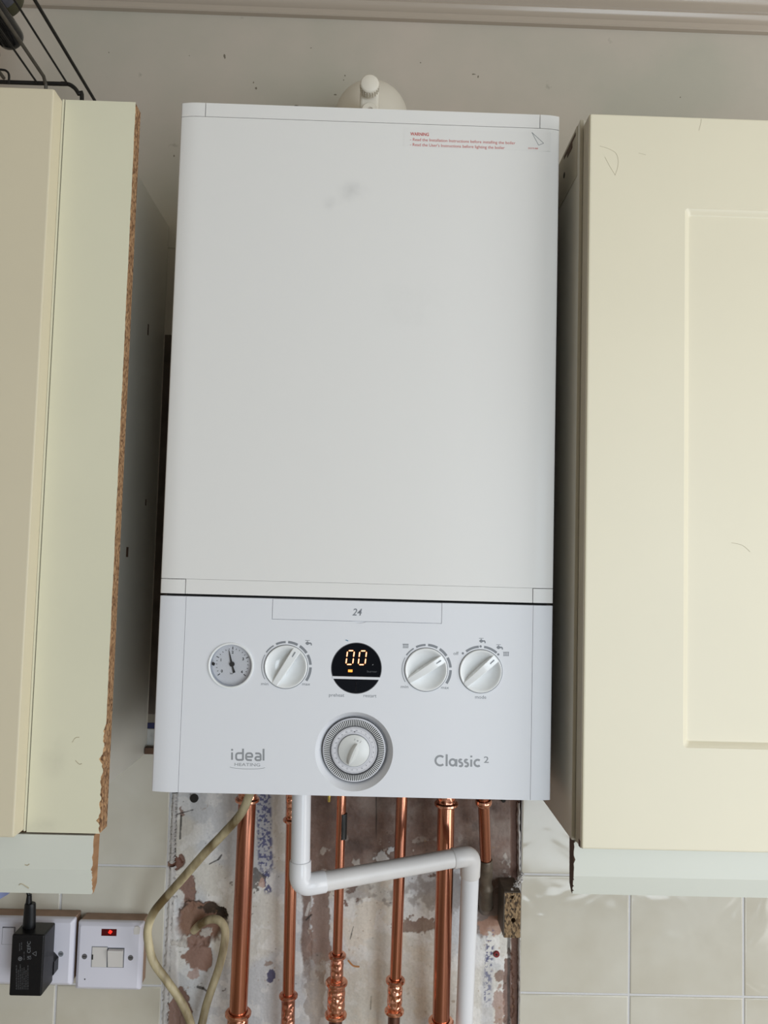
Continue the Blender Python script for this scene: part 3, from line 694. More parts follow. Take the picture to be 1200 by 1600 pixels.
# pressure gauge
G = lathe('pressure_gauge', [(.0205, .006), (.0205, -.0002), (.0208, -.0010), (.0216, -.0013), (.0224, -.0011), (.0226, -.0002), (.0226, .0)], (gauge[0], YF, gauge[1]), (0, 1, 0), 'knob', B, 72, closed=False)
lathe('gauge_wall', [(.0205, .001), (.0200, .0085), (.0210, .0085), (.0212, .001)], (gauge[0], YF, gauge[1]), (0, 1, 0), mat('gauge_wall', (.55, .58, .66, 1), .2), G, 72, closed=True)
lathe('dial_face', [(0, .0080), (.0202, .0080), (.0202, .0088), (0, .0088)], (gauge[0], YF, gauge[1]), (0, 1, 0), 'dialface', G, 72)
yd = YF+.0079
bm = bmesh.new()
def tick(bm, cx, cz, a, r0, r1, w, y, th=.0001):
    c, s = math.cos(a), math.sin(a)
    q = [(cx+r0*c-w*s, cz+r0*s+w*c), (cx+r0*c+w*s, cz+r0*s-w*c), (cx+r1*c+w*s, cz+r1*s-w*c), (cx+r1*c-w*s, cz+r1*s+w*c)]
    add_prism(bm, q, y-th, y)
gx, gz = gauge
for i in range(21):
    a = math.radians(218-i*(256/20))
    big = i % 5 == 0
    tick(bm, gx, gz, a, .0150, .0178 if big else .0164, .00042 if big else .00026, yd)
link('gauge_marks', to_mesh(bm, 'gauge_marks'), 'printdark', G)
for s, a in (('0', 214), ('1', 160), ('2', 90), ('3', 28), ('4', -36)):
    r = .0122; text('gauge_number', s, gx+r*math.cos(math.radians(a)), yd, gz+r*math.sin(math.radians(a))-.0011, 'printdark', G, height=.0026, align='CENTER', off=.035)
text('gauge_number', 'bar', gx-.0003, yd, gz-.0095, 'printdark', G, height=.0016, align='CENTER', off=.02)
bm = bmesh.new()
def npt(px, py): return F(320+px/15, 995+py/15)
nd = [npt(*q) for q in ((541, 330), (552, 330), (630, 640), (640, 700), (696, 850), (640, 872), (612, 700), (585, 640))]
add_prism(bm, nd, YF+.0052, YF+.0056)
add_lathe(bm, [(0, .0042), (.0020, .0042), (.0026, .005), (.0026, .0060), (0, .0060)], (npt(615, 658)[0], YF, npt(615, 658)[1]), (0, 1, 0), 24)
link('needle', to_mesh(bm, 'needle'), 'blackmat', G)
prism('set_marker', [npt(*q) for q in ((150, 610), (195, 600), (228, 640), (205, 690), (150, 670))], YF+.003, YF+.0035, 'blackmat', G)
lathe('glass', [(0, .0004), (.0203, .0004), (.0203, .0009), (0, .0009)], (gx, YF, gz), (0, 1, 0), 'pane', G, 64)
# control knobs
def knob(c, ang, label):
    x, z = c; R = .0213
    k = lathe('control_knob', [(0, .0062), (.006, .0060), (.011, .0050), (.0145, .0032), (.0170, .0010), (.0186, -.0008), (.0196, -.0016), (.0204, -.0018), (.0210, -.0015), (R, -.0007), (R, .0085), (0, .0085)],
              (x, YF, z), (0, 1, 0), 'knob', B, 72, label=label)
    a = math.radians(ang); ca, sa = math.cos(a), math.sin(a)
    bm = bmesh.new(); n = 16; rows = []
    for i in range(n+1):
        t = -1+2*i/n; L_ = t*(R-.0011); w = .0037+.0006*t
        top = -.0021-.0016*(1-t*t)
        for_ = [(w+.0004, .007), (w, top+.0008), (w-.0007, top), (-w+.0007, top), (-w, top+.0008), (-w-.0004, .007)]
        rows.append([bm.verts.new((x+L_*ca-q*sa, YF+h, z+L_*sa+q*ca)) for q, h in for_])
    for A, C_ in zip(rows, rows[1:]):
        for j in range(5): bm.faces.new((A[j], A[j+1], C_[j+1], C_[j]))
    bm.faces.new(rows[0]); bm.faces.new(rows[-1])
    link('grip', to_mesh(bm, 'grip'), 'knob', k, True)
    bm = bmesh.new(); w = .0005
    q = [(x+l*ca-s_*w*sa, z+l*sa+s_*w*ca) for l, s_ in ((.0120, 1), (.0120, -1), (.0175, -1), (.0175, 1))]
    add_prism(bm, q, YF-.00335, YF-.0020); link('pointer_line', to_mesh(bm, 'pointer_line'), 'print', k)
    lathe('shadow_ring', [(.0214, .0006), (.0219, .0006), (.0219, .009), (.0214, .009)], (x, YF, z), (0, 1, 0), 'print', k, 72, closed=True)
    return k
knob(k1, 58.5, None); knob(k2, 33.5, None); knob(k3, 42, None)
PXM = .814/FPX      # metres per photo pixel on the front
def arcs(c, segs, name='scale_marks'):
    bm = bmesh.new()
    for a0, a1, ri, ro in segs:
        n = max(3, int(abs(a1-a0)/4)); A = []
        pts = [(c[0]+ro*PXM*math.cos(math.radians(a0+(a1-a0)*i/n)), c[1]+ro*PXM*math.sin(math.radians(a0+(a1-a0)*i/n))) for i in range(n+1)]
        pts += [(c[0]+ri*PXM*math.cos(math.radians(a1+(a0-a1)*i/n)), c[1]+ri*PXM*math.sin(math.radians(a1+(a0-a1)*i/n))) for i in range(n+1)]
        add_prism(bm, pts, YF-.00012, YF)
    return link(name, to_mesh(bm, name), 'print', fascia)
sg = [(212, 152, 36.9, 37.8), (145.5, 122, 36.6, 38.6), (115.5, 92.4, 36.2, 39.4), (86.5, 63.5, 36, 39.8), (57.5, 35, 36, 40), (30, 6, 36, 40), (0, -32.5, 36, 40)]
arcs(k1, sg); arcs(k2, sg)
arcs(k3, [(127.6, 95.3, 36, 39.6), (83, 50, 36, 39.6)])
def dotm(px, py, r):
    c = F(px, py); return prism('scale_dot', [(c[0]+r*PXM*math.cos(t), c[1]+r*PXM*math.sin(t)) for t in [2*math.pi*i/20 for i in range(20)]], YF-.00012, YF, 'print', fascia)
dotm(723.2, 1020.8, 1.8); dotm(751, 1010, 1.8); dotm(778.6, 1022.5, 1.8)
def tap_icon(px, py, s=1.0):
    bm = bmesh.new(); c = lambda a, b: F(px+a*s, py+b*s)
    add_prism(bm, [c(-4, -4.6), c(3, -4.6), c(3, -3.9), c(-4, -3.9)], YF-.00012, YF)
    add_prism(bm, [c(-1, -3.6), c(0, -3.6), c(0, -2), c(-1, -2)], YF-.00012, YF)
    add_prism(bm, [c(-4, 0), c(-2, -2), c(1, -2), c(2, -1), c(4.5, -1.2), c(6.2, .4), c(6.4, 3.4), c(4.8, 3.6), c(4.4, 1.6), c(3.2, 1), c(1, 2), c(-.6, 3), c(-2.4, 2)], YF-.00012, YF)
    return link('tap_symbol', to_mesh(bm, 'tap_symbol'), 'print', fascia)
def rad_icon(px, py):
    bm = bmesh.new(); c = lambda a, b: F(px+a, py+b)
    for i in range(4):
        a = -3.6+i*2.3; add_prism(bm, [c(a, -3.2), c(a+1.1, -3.2), c(a+1.1, 3), c(a, 3)], YF-.00012, YF)
    add_prism(bm, [c(-4.6, -3.4), c(5, -3.4), c(5, -2.7), c(-4.6, -2.7)], YF-.00012, YF); add_prism(bm, [c(-4.2, 2.4), c(4.6, 2.4), c(4.6, 3.0), c(-4.2, 3.0)], YF-.00014, YF)
    return link('radiator_symbol', to_mesh(bm, 'radiator_symbol'), 'print', fascia)
tap_icon(481, 1005); rad_icon(633.5, 1009.5); tap_icon(752.5, 1001.5); tap_icon(779.5, 1011.5); rad_icon(790.5, 1022)
def ptext(s, px, py, wpx, hpx, m='print', parent=None, Y=YF, name='lettering', **k):
    x, z = PX(px, py, Y), PZ(px, py, Y); return text(name, s, x, Y, z, m, parent or fascia, width=wpx*PXM, height=hpx*PXM, **k)
ptext('min', 408, 1070.5, 11, 4.6); ptext('max', 472, 1070.8, 12.5, 4.6); ptext('min', 626.4, 1075, 11.5, 4.6); ptext('max', 689.3, 1076.3, 12, 4.6)
ptext('off', 708.5, 1023.3, 8, 5); ptext('mode', 742.5, 1091.5, 17, 5.2)
ptext('preheat', 514, 1088.2, 23.5, 5); ptext('restart', 568, 1089.2, 20, 5)
ptext('HEATING', 366.5, 1196.6, 39, 4.6, 'printlight')
bm = bmesh.new()
ap = [F(359+55*i/14, 1198.4+2.6*math.sin(math.pi*i/14)**.6+.02*55*i/14) for i in range(15)]
for a, b in zip(ap, ap[1:]): add_prism(bm, [(a[0], a[1]-.0002), (b[0], b[1]-.0002), (b[0], b[1]+.0002), (a[0], a[1]+.0002)], YF-.0001, YF)
link('logo_underline', to_mesh(bm, 'logo_underline'), 'printlight', fascia)
def strokes(name, paths, w, parent, m='printlight'):
    """letters drawn as bands of constant width w (photo pixels) along their centre lines"""
    bm = bmesh.new(); layer = 0
    for pth in paths:
        q = [Vector((F(*p)[0], F(*p)[1])) for p in pth]; h = w*PXM/2; A = []; n = len(q); y0 = YF-.00010-.000004*layer; layer += 1
        for i, p in enumerate(q):
            d0 = (q[min(i+1, n-1)]-q[max(i-1, 0)]).normalized(); nn = Vector((-d0.y, d0.x))*h; A.append((p+nn, p-nn))
        add_prism(bm, [(a.x, a.y) for a, b in A]+[(b.x, b.y) for a, b in reversed(A)], y0, YF)
    return link(name, to_mesh(bm, name), m, parent)
def arc(cx, cy, rx, ry, a0, a1, n=18):
    return [(cx+rx*math.cos(math.radians(a0+(a1-a0)*i/n)), cy-ry*math.sin(math.radians(a0+(a1-a0)*i/n))) for i in range(n+1)]
strokes('logo_lettering', [
    [(362.6, 1175.6), (362.6, 1187.2)], [(362.7, 1170.2), (362.7, 1173.0)],
    [(379.8, 1169.8), (379.6, 1187.6)], [(379.6, 1187.2)]+[(373.6, 1187.4)]+arc(372.6, 1184.0, 3.6, 3.4, 262, 180, 6)+arc(372.6, 1180.2, 3.6, 3.4, 180, 98, 6)+[(379.6, 1176.9)],
    [(384.8, 1182.4), (394.2, 1182.6)], [(394.1, 1183.4)]+arc(390.8, 1180.4, 3.4, 3.4, -10, 88, 7)+arc(388.2, 1180.4, 3.6, 3.4, 92, 180, 6)+arc(388.2, 1184.2, 3.6, 3.4, 180, 262, 6)+[(393.6, 1187.8)],
    [(399.0, 1177.2), (403.4, 1177.2)]+arc(403.8, 1180.6, 3.5, 3.4, 80, 0, 6)+[(407.3, 1188.2)], [(407.2, 1187.8), (402.0, 1187.9)]+arc(402.0, 1185.2, 2.9, 2.7, 268, 92, 10)+[(407.2, 1182.6)],
    [(411.9, 1170.0), (411.8, 1188.4)]], 2.8, fascia)
cb = lambda x: (x-690)*.021
strokes('model_lettering', [
    [(x, y+cb(x)) for x, y in arc(687.8, 1188.6, 7.3, 7.4, 48, 312, 26)],
    [(698.0, 1178.6), (697.9, 1197.2)],
    [(x, y+cb(x)) for x, y in arc(707.4, 1190.9, 4.7, 4.9, 0, 360, 24)], [(713.1, 1186.2), (713.0, 1197.6)],
    [(x, y) for x, y in arc(719.6, 1189.0, 2.2, 2.2, 35, 250, 10)+arc(719.8, 1194.4, 2.6, 2.9, 80, -145, 11)],
    [(x, y) for x, y in arc(728.6, 1189.2, 2.2, 2.2, 35, 250, 10)+arc(728.8, 1194.6, 2.6, 2.9, 80, -145, 11)],
    [(736.4, 1186.8), (736.3, 1198.0)], [(736.4, 1180.6), (736.4, 1183.4)],
    [(x, y) for x, y in arc(746.4, 1192.2, 5.0, 5.0, 50, 310, 20)]], 3.1, fascia)
ptext('2', 756, 1191.8, 7.5, 9.5, 'printlight', off=.01)
# display
dx, dz = disp
yb_ = F(556, 1057.3)[1]; yb2 = F(556, 1061.4)[1]
def seg_pts(r, z_cut, upper, n=60):
    pts = []
    for i in range(n*2):
        t = 2*math.pi*i/(n*2); x, z = r*math.cos(t), r*math.sin(t)
        if (upper and dz+z >= z_cut) or (not upper and dz+z <= z_cut): pts.append((t, (dx+x, dz+z)))
    h = z_cut-dz; w = math.sqrt(r*r-h*h)
    a = (dx+w, z_cut); b = (dx-w, z_cut)
    if upper:
        pts = sorted([(t if t < math.pi*1.5 else t-2*math.pi, p) for t, p in pts]); return [a]+[p for t, p in pts]+[b]
    pts = sorted([(t if t > math.pi/2 else t+2*math.pi, p) for t, p in pts]); return [b]+[p for t, p in pts]+[a]
rim = link('display_rim', (lambda bm: (add_lathe(bm, [(.0246, .0004), (.0253, .0004), (.0253, .0058), (.0246, .0058)], (dx, YF, dz), (0, 1, 0), 80, True), to_mesh(bm, 'r'))[1])(bmesh.new()), mat('rim_grey', (.12, .12, .13, 1), .25), B, True)
scr = prism('display_window', seg_pts(.0247, yb_, True), YF+.0009, YF+.005, 'black', B)
box('divider_bar', dx-.0238, dx+.0238, YF-.0004, YF+.004, yb2, yb_, 'fascia', scr, .0003, 1)
for s_ in (-1, 1):
    pp = seg_pts(.0247, yb2, False); pp = [(max(x, dx+.0003) if s_ > 0 else min(x, dx-.0003), z) for x, z in pp]
    q = [pp[0]]
    for p_ in pp[1:]:
        if (p_[0]-q[-1][0])**2+(p_[1]-q[-1][1])**2 > 1e-9: q.append(p_)
    if (q[0][0]-q[-1][0])**2+(q[0][1]-q[-1][1])**2 < 1e-9: q.pop()
    bt = prism('push_button', q, YF+.0002, YF+.005, 'blackbtn', B)
def led_seg(pts, name='led_segment', m='digit', y=.0009, th=.0001):
    return pts
def digit(px, py):
    bm = bmesh.new(); bm2 = bmesh.new(); w, h = 10.6, 21.5
    def c(a, b): return F(px+a+(h-b)*.125, py+b)
    def bar(b_, x0_, y0_, x1_, y1_, t, y):
        dx_, dy_ = x1_-x0_, y1_-y0_; l = math.hypot(dx_, dy_); nx_, ny_ = -dy_/l*t, dx_/l*t; ux, uy = dx_/l*t, dy_/l*t
        add_prism(b_, [c(x0_, y0_), c(x0_+ux+nx_, y0_+uy+ny_), c(x1_-ux+nx_, y1_-uy+ny_), c(x1_, y1_), c(x1_-ux-nx_, y1_-uy-ny_), c(x0_+ux-nx_, y0_+uy-ny_)], y-.0001, y)
    segs = [(1.4, 0, w-1.4, 0), (0, 1.2, 0, h/2-1), (w, 1.2, w, h/2-1), (0, h/2+1, 0, h-1.2), (w, h/2+1, w, h-1.2), (1.4, h, w-1.4, h)]
    for s4 in segs:
        bar(bm, *s4, .95, YF+.0008)
        mx_, my_ = (s4[0]+s4[2])/2, (s4[1]+s4[3])/2; f_ = .72
        bar(bm2, mx_+(s4[0]-mx_)*f_, my_+(s4[1]-my_)*f_, mx_+(s4[2]-mx_)*f_, my_+(s4[3]-my_)*f_, .36, YF+.00065)
    d_ = link('digit', to_mesh(bm, 'digit'), 'digit', scr)
    link('digit_core', to_mesh(bm2, 'digit_core'), 'digitcore', scr)
digit(540.4, 1016.8); digit(559.6, 1017.2)
a, b = F(544, 1046.3), F(550.6, 1050.4)
box('indicator_light', a[0], b[0], YF+.0006, YF+.0009, b[1], a[1], 'led', scr)
ptext('burner', 573.5, 1050.6, 15.5, 3.2, mat('burner_print', srgb(72, 74, 78), .5), scr, Y=YF+.0009)
dd = F(582.3, 1038.6); prism('dot_light', [(dd[0]-.0006, dd[1]-.0006), (dd[0]+.0006, dd[1]-.0004), (dd[0]+.0004, dd[1]+.0006)], YF+.0007, YF+.0009, 'printlight', scr)
bb = F(542, 1001); prism('ink_mark', [(bb[0]-.002, bb[1]+.0006), (bb[0]+.0010, bb[1]-.0006), (bb[0]+.0016, bb[1]), (bb[0]-.0006, bb[1]+.001)], YF-.0001, YF, mat('teal_ink', srgb(60, 120, 150), .5), fascia)
# timer clock
tx0, tz0 = tim; yt = YF+.0108
Tm = lathe('timer_clock', [(0, .0062), (.0305, .0062), (.0312, .0066), (.0316, .0076), (.0316, .0114), (0, .0114)], (tx0, YF+.0004, tz0), (0, 1, 0), 'timerface', B, 96)
yt = YF+.0066
lathe('outer_ring', [(.0313, .0080), (.0320, .0080), (.0320, .0115), (.0313, .0115)], (tx0, YF, tz0), (0, 1, 0), 'printdark', Tm, 96, closed=True)
bm = bmesh.new()
for i in range(96):
    a = 2*math.pi*i/96; c, s = math.cos(a), math.sin(a)
    for r0, r1, w0, w1, ya, yb2_ in ((.0243, .0300, .00026, .00045, yt-.0018, yt),):
        q = [(tx0+r0*c-w0*s, tz0+r0*s+w0*c), (tx0+r0*c+w0*s, tz0+r0*s-w0*c), (tx0+r1*c+w1*s, tz0+r1*s-w1*c), (tx0+r1*c-w1*s, tz0+r1*s+w1*c)]
        add_prism(bm, q, ya, yb2_)
tb = link('timer_tabs', to_mesh(bm, 'timer_tabs'), 'tabwhite', Tm); tb['kind'] = 'stuff'
lathe('tab_track', [(.0232, -.0004), (.0300, -.0004), (.0300, .0002), (.0232, .0002)], (tx0, yt, tz0), (0, 1, 0), 'printdark', Tm, 96, closed=True)  # dark track; its bare inner margin paints the shade inside the tabs
lathe('dial_disc', [(0, -.0008), (.0226, -.0008), (.0229, -.0004), (.0229, .0002), (0, .0002)], (tx0, yt, tz0), (0, 1, 0), 'timerface', Tm, 96)
bm = bmesh.new()
for i in range(96): tick(bm, tx0, tz0, 2*math.pi*i/96, .0210, .0226, .00012, yt-.0008)
for i in range(96): tick(bm, tx0, tz0, 2*math.pi*i/96, .0172, .0182, .00008, yt-.0008)
link('dial_marks', to_mesh(bm, 'dial_marks'), 'dialprint', Tm)
for i in range(24):
    a = math.radians(85-i*15)
    text('hour_number', str(i if i else 24), tx0+.0194*math.cos(a)+.0009*math.sin(a)*0, yt-.0008, tz0+.0194*math.sin(a)-.0006, 'dialprint', Tm, height=.0014, align='CENTER', rot=0)
tk = F(552.8, 1172.6)
kn = lathe('timer_knob', [(0, -.0010), (.0148, -.0010), (.0155, -.0006), (.0156, .0016), (0, .0016)], (tk[0]+.0001, yt-.0020, tk[1]-.0012), (0, 1, 0), 'timerknob', Tm, 64)
lathe('knob_gap', [(.01565, .0), (.0161, .0), (.0161, .001), (.01565, .001)], (tk[0]+.0001, yt-.0016, tk[1]-.0012), (0, 1, 0), 'print', Tm, 64, closed=True)
lathe('hour_pointer', [(0, 0), (.0006, 0), (0, .0004)], (tk[0]+.0003, yt-.0013, tk[1]+.0170), (0, 1, 0), 'printdark', Tm, 12)
kc = (tk[0]-.0008, tk[1]-.0042); ya_ = yt-.0030
bm = bmesh.new(); a = math.radians(69); ca, sa = math.cos(a), math.sin(a); n = 18; rows = []
for i in range(n+1):
    t = -1+2*i/n; l = t*.0108; w = .0040*(1-t*t)**.62+.0002
    rows.append([bm.verts.new((kc[0]+l*ca-q*w*sa, ya_+h, kc[1]+l*sa+q*w*ca)) for q, h in ((1, .0005), (.6, -.0040-.001*(1-t*t)), (.25, -.0052-.001*(1-t*t)), (-.25, -.0052-.001*(1-t*t)), (-.6, -.0040-.001*(1-t*t)), (-1, .0005))])
for A, C_ in zip(rows, rows[1:]):
    for j in range(5): bm.faces.new((A[j], A[j+1], C_[j+1], C_[j]))
bm.faces.new(rows[0]); bm.faces.new(rows[-1]); link('grip', to_mesh(bm, 'grip'), 'timerknob', kn, True)
for s_, dx_, r_ in (('1', .0004, -8), ('o', .0033, -20), (')', .0060, -35)):
    text('switch_symbol', s_, tk[0]+dx_, ya_-.00001, tk[1]+.0090-abs(dx_)*.3, 'dialprint', kn, height=.0020, align='CENTER', rot=math.radians(r_))
# warning sticker
a, b = P(630, 200, YF), P(862, 238, YF)
xs0, xs1 = F(631, 215)[0], F(860, 222)[0]; zs1, zs0 = F(740, 203)[1], F(740, 233)[1]
stk = box('warning_sticker', xs0, xs1, YF-.00012, YF+.0001, zs0+.0004, zs1, 'sticker', B)
st = dict(Y=YF-.0001, parent=stk)
ptext('WARNING', 641, 211.6, 30, 5.2, 'red', off=.02, **st)
ptext('- Read the Installation Instructions before installing the boiler', 640.8, 220, 170, 4.8, 'red', rot=0, **st)
ptext("- Read the User's Instructions before lighting the boiler", 640.6, 228, 153, 4.8, 'red', rot=0, **st)
ptext('203370 888', 825, 232.8, 16, 2.6, 'red', **st)
bm = bmesh.new(); tri = [F(*q) for q in ((831, 207), (849.5, 224), (841.5, 227))]
for p0, p1 in zip(tri, tri[1:]+tri[:1]):
    d = Vector((p1[0]-p0[0], p1[1]-p0[1])).normalized(); nn = (-d.y*.00024, d.x*.00024)
    add_prism(bm, [(p0[0]-nn[0], p0[1]-nn[1]), (p1[0]-nn[0], p1[1]-nn[1]), (p1[0]+nn[0], p1[1]+nn[1]), (p0[0]+nn[0], p0[1]+nn[1])], YF-.00025, YF-.0001)
link('folded_corner_mark', to_mesh(bm, 'folded_corner_mark'), 'print', stk)

# ------------------------------------------------------------------ flue
fc = P(581, 177, -.04); FX, FZ = fc[0], fc[2]-.003
Fl = thing('flue_elbow', 'white round flue elbow with ribbed cap above the boiler, entering the wall', 'flue', (FX, -.12, .7012))
Rf = .0478; yc = -.112; FE = PZ(581, 121, -.085)-Rf; bm = bmesh.new()
pth = [Vector((FX, yc, .7014)), Vector((FX, yc, .745))]; rb = FZ-.745
pth = [(FX, yc, .7014), (FX, yc, .735)]
for i in range(1, 11):
    t = math.pi/2*i/10; pth.append((FX, yc+.055*(1-math.cos(t))*1.0, .735+(FE-.735)*math.sin(t)))
pth += [(FX, -.03, FE), (FX, .0034, FE)]
add_tube(bm, pth, Rf, 48); link('elbow', to_mesh(bm, 'elbow'), 'flue', Fl, True)
lathe('wall_collar', [(.046, 0), (.0525, 0), (.0535, .002), (.0545, .012), (.0545, .0215), (.046, .0215)], (FX, -.018, FE), (0, 1, 0), 'flue', Fl, 64, closed=True)
lathe('base_flange', [(.046, 0), (.056, 0), (.056, .008), (.050, .010), (.046, .010)], (FX, yc, .7013), (0, 0, 1), 'flue', Fl, 64, closed=True)
cx_, _, cz_ = P(577.6, 130, -.212)
box('sampling_post', cx_-.0112, cx_+.0112, -.196, -.118, .7014, cz_+.004, 'flue', Fl, .004, 3)
bm = bmesh.new(); add_lathe(bm, [(0, -.0008), (.0088, -.0006), (.0104, .0006), (.0108, .0018), (.0100, .0024), (.0100, .012), (0, .012)], (cx_, -.2125, cz_), (0, 1, 0), 40)
cap = link('sampling_cap', to_mesh(bm, 'sampling_cap'), 'flue', Fl, True)
bm = bmesh.new()
for i in range(22):
    a = 2*math.pi*i/22; c, s = math.cos(a), math.sin(a); r = .0104
    for q in (0,):
        p = [(cx_+(r-.0004)*c-.0006*s, cz_+(r-.0004)*s+.0006*c), (cx_+(r-.0004)*c+.0006*s, cz_+(r-.0004)*s-.0006*c), (cx_+(r+.0008)*c+.0004*s, cz_+(r+.0008)*s-.0004*c), (cx_+(r+.0008)*c-.0004*s, cz_+(r+.0008)*s+.0004*c)]
        add_prism(bm, p, -.2090, -.2008)
link('cap_ribs', to_mesh(bm, 'cap_ribs'), 'flue', cap)
bx, _, bz = P(577.5, 171.5, -.206)
lathe('sampling_boss', [(0, .001), (.003, .001), (.004, -.0006), (.0085, -.0006), (.0095, .0006), (.0095, .010), (0, .010)], (bx, -.205, bz), (0, 1, 0), 'flue', Fl, 40)
lathe('boss_screw', [(0, -.0002), (.0026, -.0002), (.003, .0012), (0, .0012)], (bx, -.205, bz), (0, 1, 0), mat('screw_pinkish', srgb(176, 160, 150), .4), Fl, 20)

# ------------------------------------------------------------------ pipes
def clamp_ring(bm, c, d, r, w=.0022, h=.0016):
    add_lathe(bm, [(r-.001, -w), (r+h*.6, -w*.9), (r+h, -w*.4), (r+h, w*.4), (r+h*.6, w*.9), (r-.001, w)], c, d, 40, True)
def copper_pipe(label, top, bot, r, group='copper pipes under the boiler'):
    t = thing('copper_pipe', label, 'pipe', bot, group); return t
def at_line(a, b, z):
    t = (z-a[2])/(b[2]-a[2]); return tuple(a[i]+(b[i]-a[i])*t for i in range(3))
def fitting(t, a, b, z0, z1, r, mid=None, m='coppercast'):
    """soldered coupling: rolled collars at both ends and a dimpled barrel"""
    d = Vector(b)-Vector(a); c0 = at_line(a, b, z0); c1 = at_line(a, b, z1)
    L_ = (Vector(c1)-Vector(c0)).length
    bd = lathe('coupling', [(r*.9, 0), (r*1.04, .0005), (r*1.04, L_*.18), (r*1.10, L_*.3), (r*1.06, L_*.5), (r*1.10, L_*.7), (r*1.04, L_*.82), (r*1.04, L_-.0005), (r*.9, L_)], c0, Vector(c1)-Vector(c0), m, t, 40)
    for cc in (c0, c1):
        bm = bmesh.new(); clamp_ring(bm, cc, d, r*1.02, .0028, .0034); link('collar', to_mesh(bm, 'collar'), 'copperfit', bd, True)
    return bd
ZB = -.46
def line(px1, py1, Y1, px2, py2, Y2):
    a = P(px1, py1, Y1); b = P(px2, py2, Y2)
    return at_line(a, b, -.0008), at_line(a, b, ZB)
# first pipe (22 mm)
def pipe(label, l, r, fits=(), segs=(('copper', None),), wob=0):
    a, b = l
    t = thing('copper_pipe', label, 'pipe', b)
    zz_ = a[2]
    for m_, zend in segs:
        ze = ZB if zend is None else zend
        tube('pipe', [at_line(a, b, zz_), at_line(a, b, (zz_+ze)/2), at_line(a, b, ze)], r, m_, t, 40); zz_ = ze
    for z0_, z1_, rr_ in fits: fitting(t, a, b, z0_, z1_, rr_)
    return t, a, b
p1, a, b = pipe('thick copper pipe furthest left, behind the beige cable', line(385.5, 1270, -.07, 371.8, 1590, -.058), .0111, [(-.46, PZ(371, 1583, -.058), .0125)])
fitting(p1, a, b, PZ(386, 1249, -.07), -.004, .0115)
p2, a, b = pipe('narrow copper pipe behind the upright of the white plastic pipe', line(456.5, 1270, -.052, 450.8, 1545, -.045), .0075, [(-.46, PZ(451, 1556, -.045), .0082)])
fitting(p2, a, b, PZ(456, 1281, -.052), -.004, .0078)
p3, a, b = pipe('narrow copper pipe with stepped dimpled couplings, left of the pipe under the flue', line(533.4, 1255, -.058, 526.8, 1500, -.048), .0061, [(PZ(526, 1535, -.048), PZ(526, 1493, -.048), .0076), (PZ(525, 1588, -.048), PZ(525, 1536, -.048), .0104)])
p3['label'] = 'narrow copper pipe with two stacked dimpled couplings and a dark taped patch'
tube('pipe', [at_line(a, b, PZ(525, 1585, -.048)), at_line(a, b, ZB)], .0085, 'copperdark', p3, 32, label='tarnished dark brown lower length')
bm = bmesh.new(); c0 = at_line(a, b, PZ(533, 1310, -.056)); c1 = at_line(a, b, PZ(533, 1270, -.056)); add_tube(bm, [Vector(c0)+Vector((.0022, -.0006, 0)), Vector(c1)+Vector((.0022, -.0006, 0))], .0056, 24)
link('taped_patch', to_mesh(bm, 'taped_patch'), 'sleeve', p3, True)
p4, a, b = pipe('narrow copper pipe with one dimpled coupling, just left of the thick right pipe', line(627.8, 1255, -.060, 618.9, 1500, -.050), .0072, [(PZ(618, 1582, -.05), PZ(618, 1533, -.05), .0087)])
tube('pipe', [at_line(a, b, PZ(617, 1583, -.05)), at_line(a, b, ZB)], .0076, 'copperdark', p4, 32, label='tarnished dark lower length')
p5, a, b = pipe('thick copper pipe just left of the descending white plastic pipe', line(697.2, 1262, -.062, 689.8, 1560, -.052), .0108, [(-.46, PZ(688.5, 1597, -.052), .0122)])
fitting(p5, a, b, PZ(697, 1256, -.062), -.004, .0115)
# sixth: copper stub into an old grey fitting
a6 = P(755.8, 1255, -.060); b6 = P(759, 1345, -.040); c6 = P(759, 1418, -.020)
p6 = thing('copper_pipe', 'short slanting copper pipe ending in an old dark fitting, at far right', 'pipe', c6)
tp = at_line(a6, b6, -.0008)
tube('pipe', [tp, at_line(a6, b6, (a6[2]+b6[2])/2), b6], .0072, 'copper', p6, 36)
bm = bmesh.new(); clamp_ring(bm, at_line(a6, b6, PZ(756, 1253, -.06)), Vector(tp)-Vector(b6), .0075, .0040, .0030); link('collar', to_mesh(bm, 'collar'), 'copperfit', p6, True)
e1 = Vector(b6); e2 = Vector(c6); dd_ = e2-e1; Lx = dd_.length
od = lathe('old_fitting', [(0, -.002), (.0082, -.002), (.0088, .0), (.0088, Lx*.35), (.0076, Lx*.42), (.0076, Lx*.5), (.0094, Lx*.56), (.0094, Lx*.6), (.0086, Lx*.66), (.0090, Lx*.95), (.0082, Lx), (0, Lx)], e1, dd_, 'olddark', p6, 32, label='old grey-brown fitting')
tube('lead_tail', [tuple(e2-dd_*.05), tuple(e2+Vector((0, .010, -.006))), tuple(e2+Vector((.0, .024, -.010)))], .0075, 'olddark', p6, 20, 4)
# brass tip
x, _, z = P(514.5, 1240, -.15)
bt = thing('drain_screw', 'tiny yellow brass tip poking below the boiler beside the white pipe', 'screw', (x, -.15, -.01))
lathe('stem', [(0, 0), (.0012, 0), (.0017, .001), (.0017, .012), (.0032, .012), (.0032, .016), (0, .016)], (x, -.15, PZ(514, 1253, -.15)), (0, 0, 1), 'brass', bt, 20)

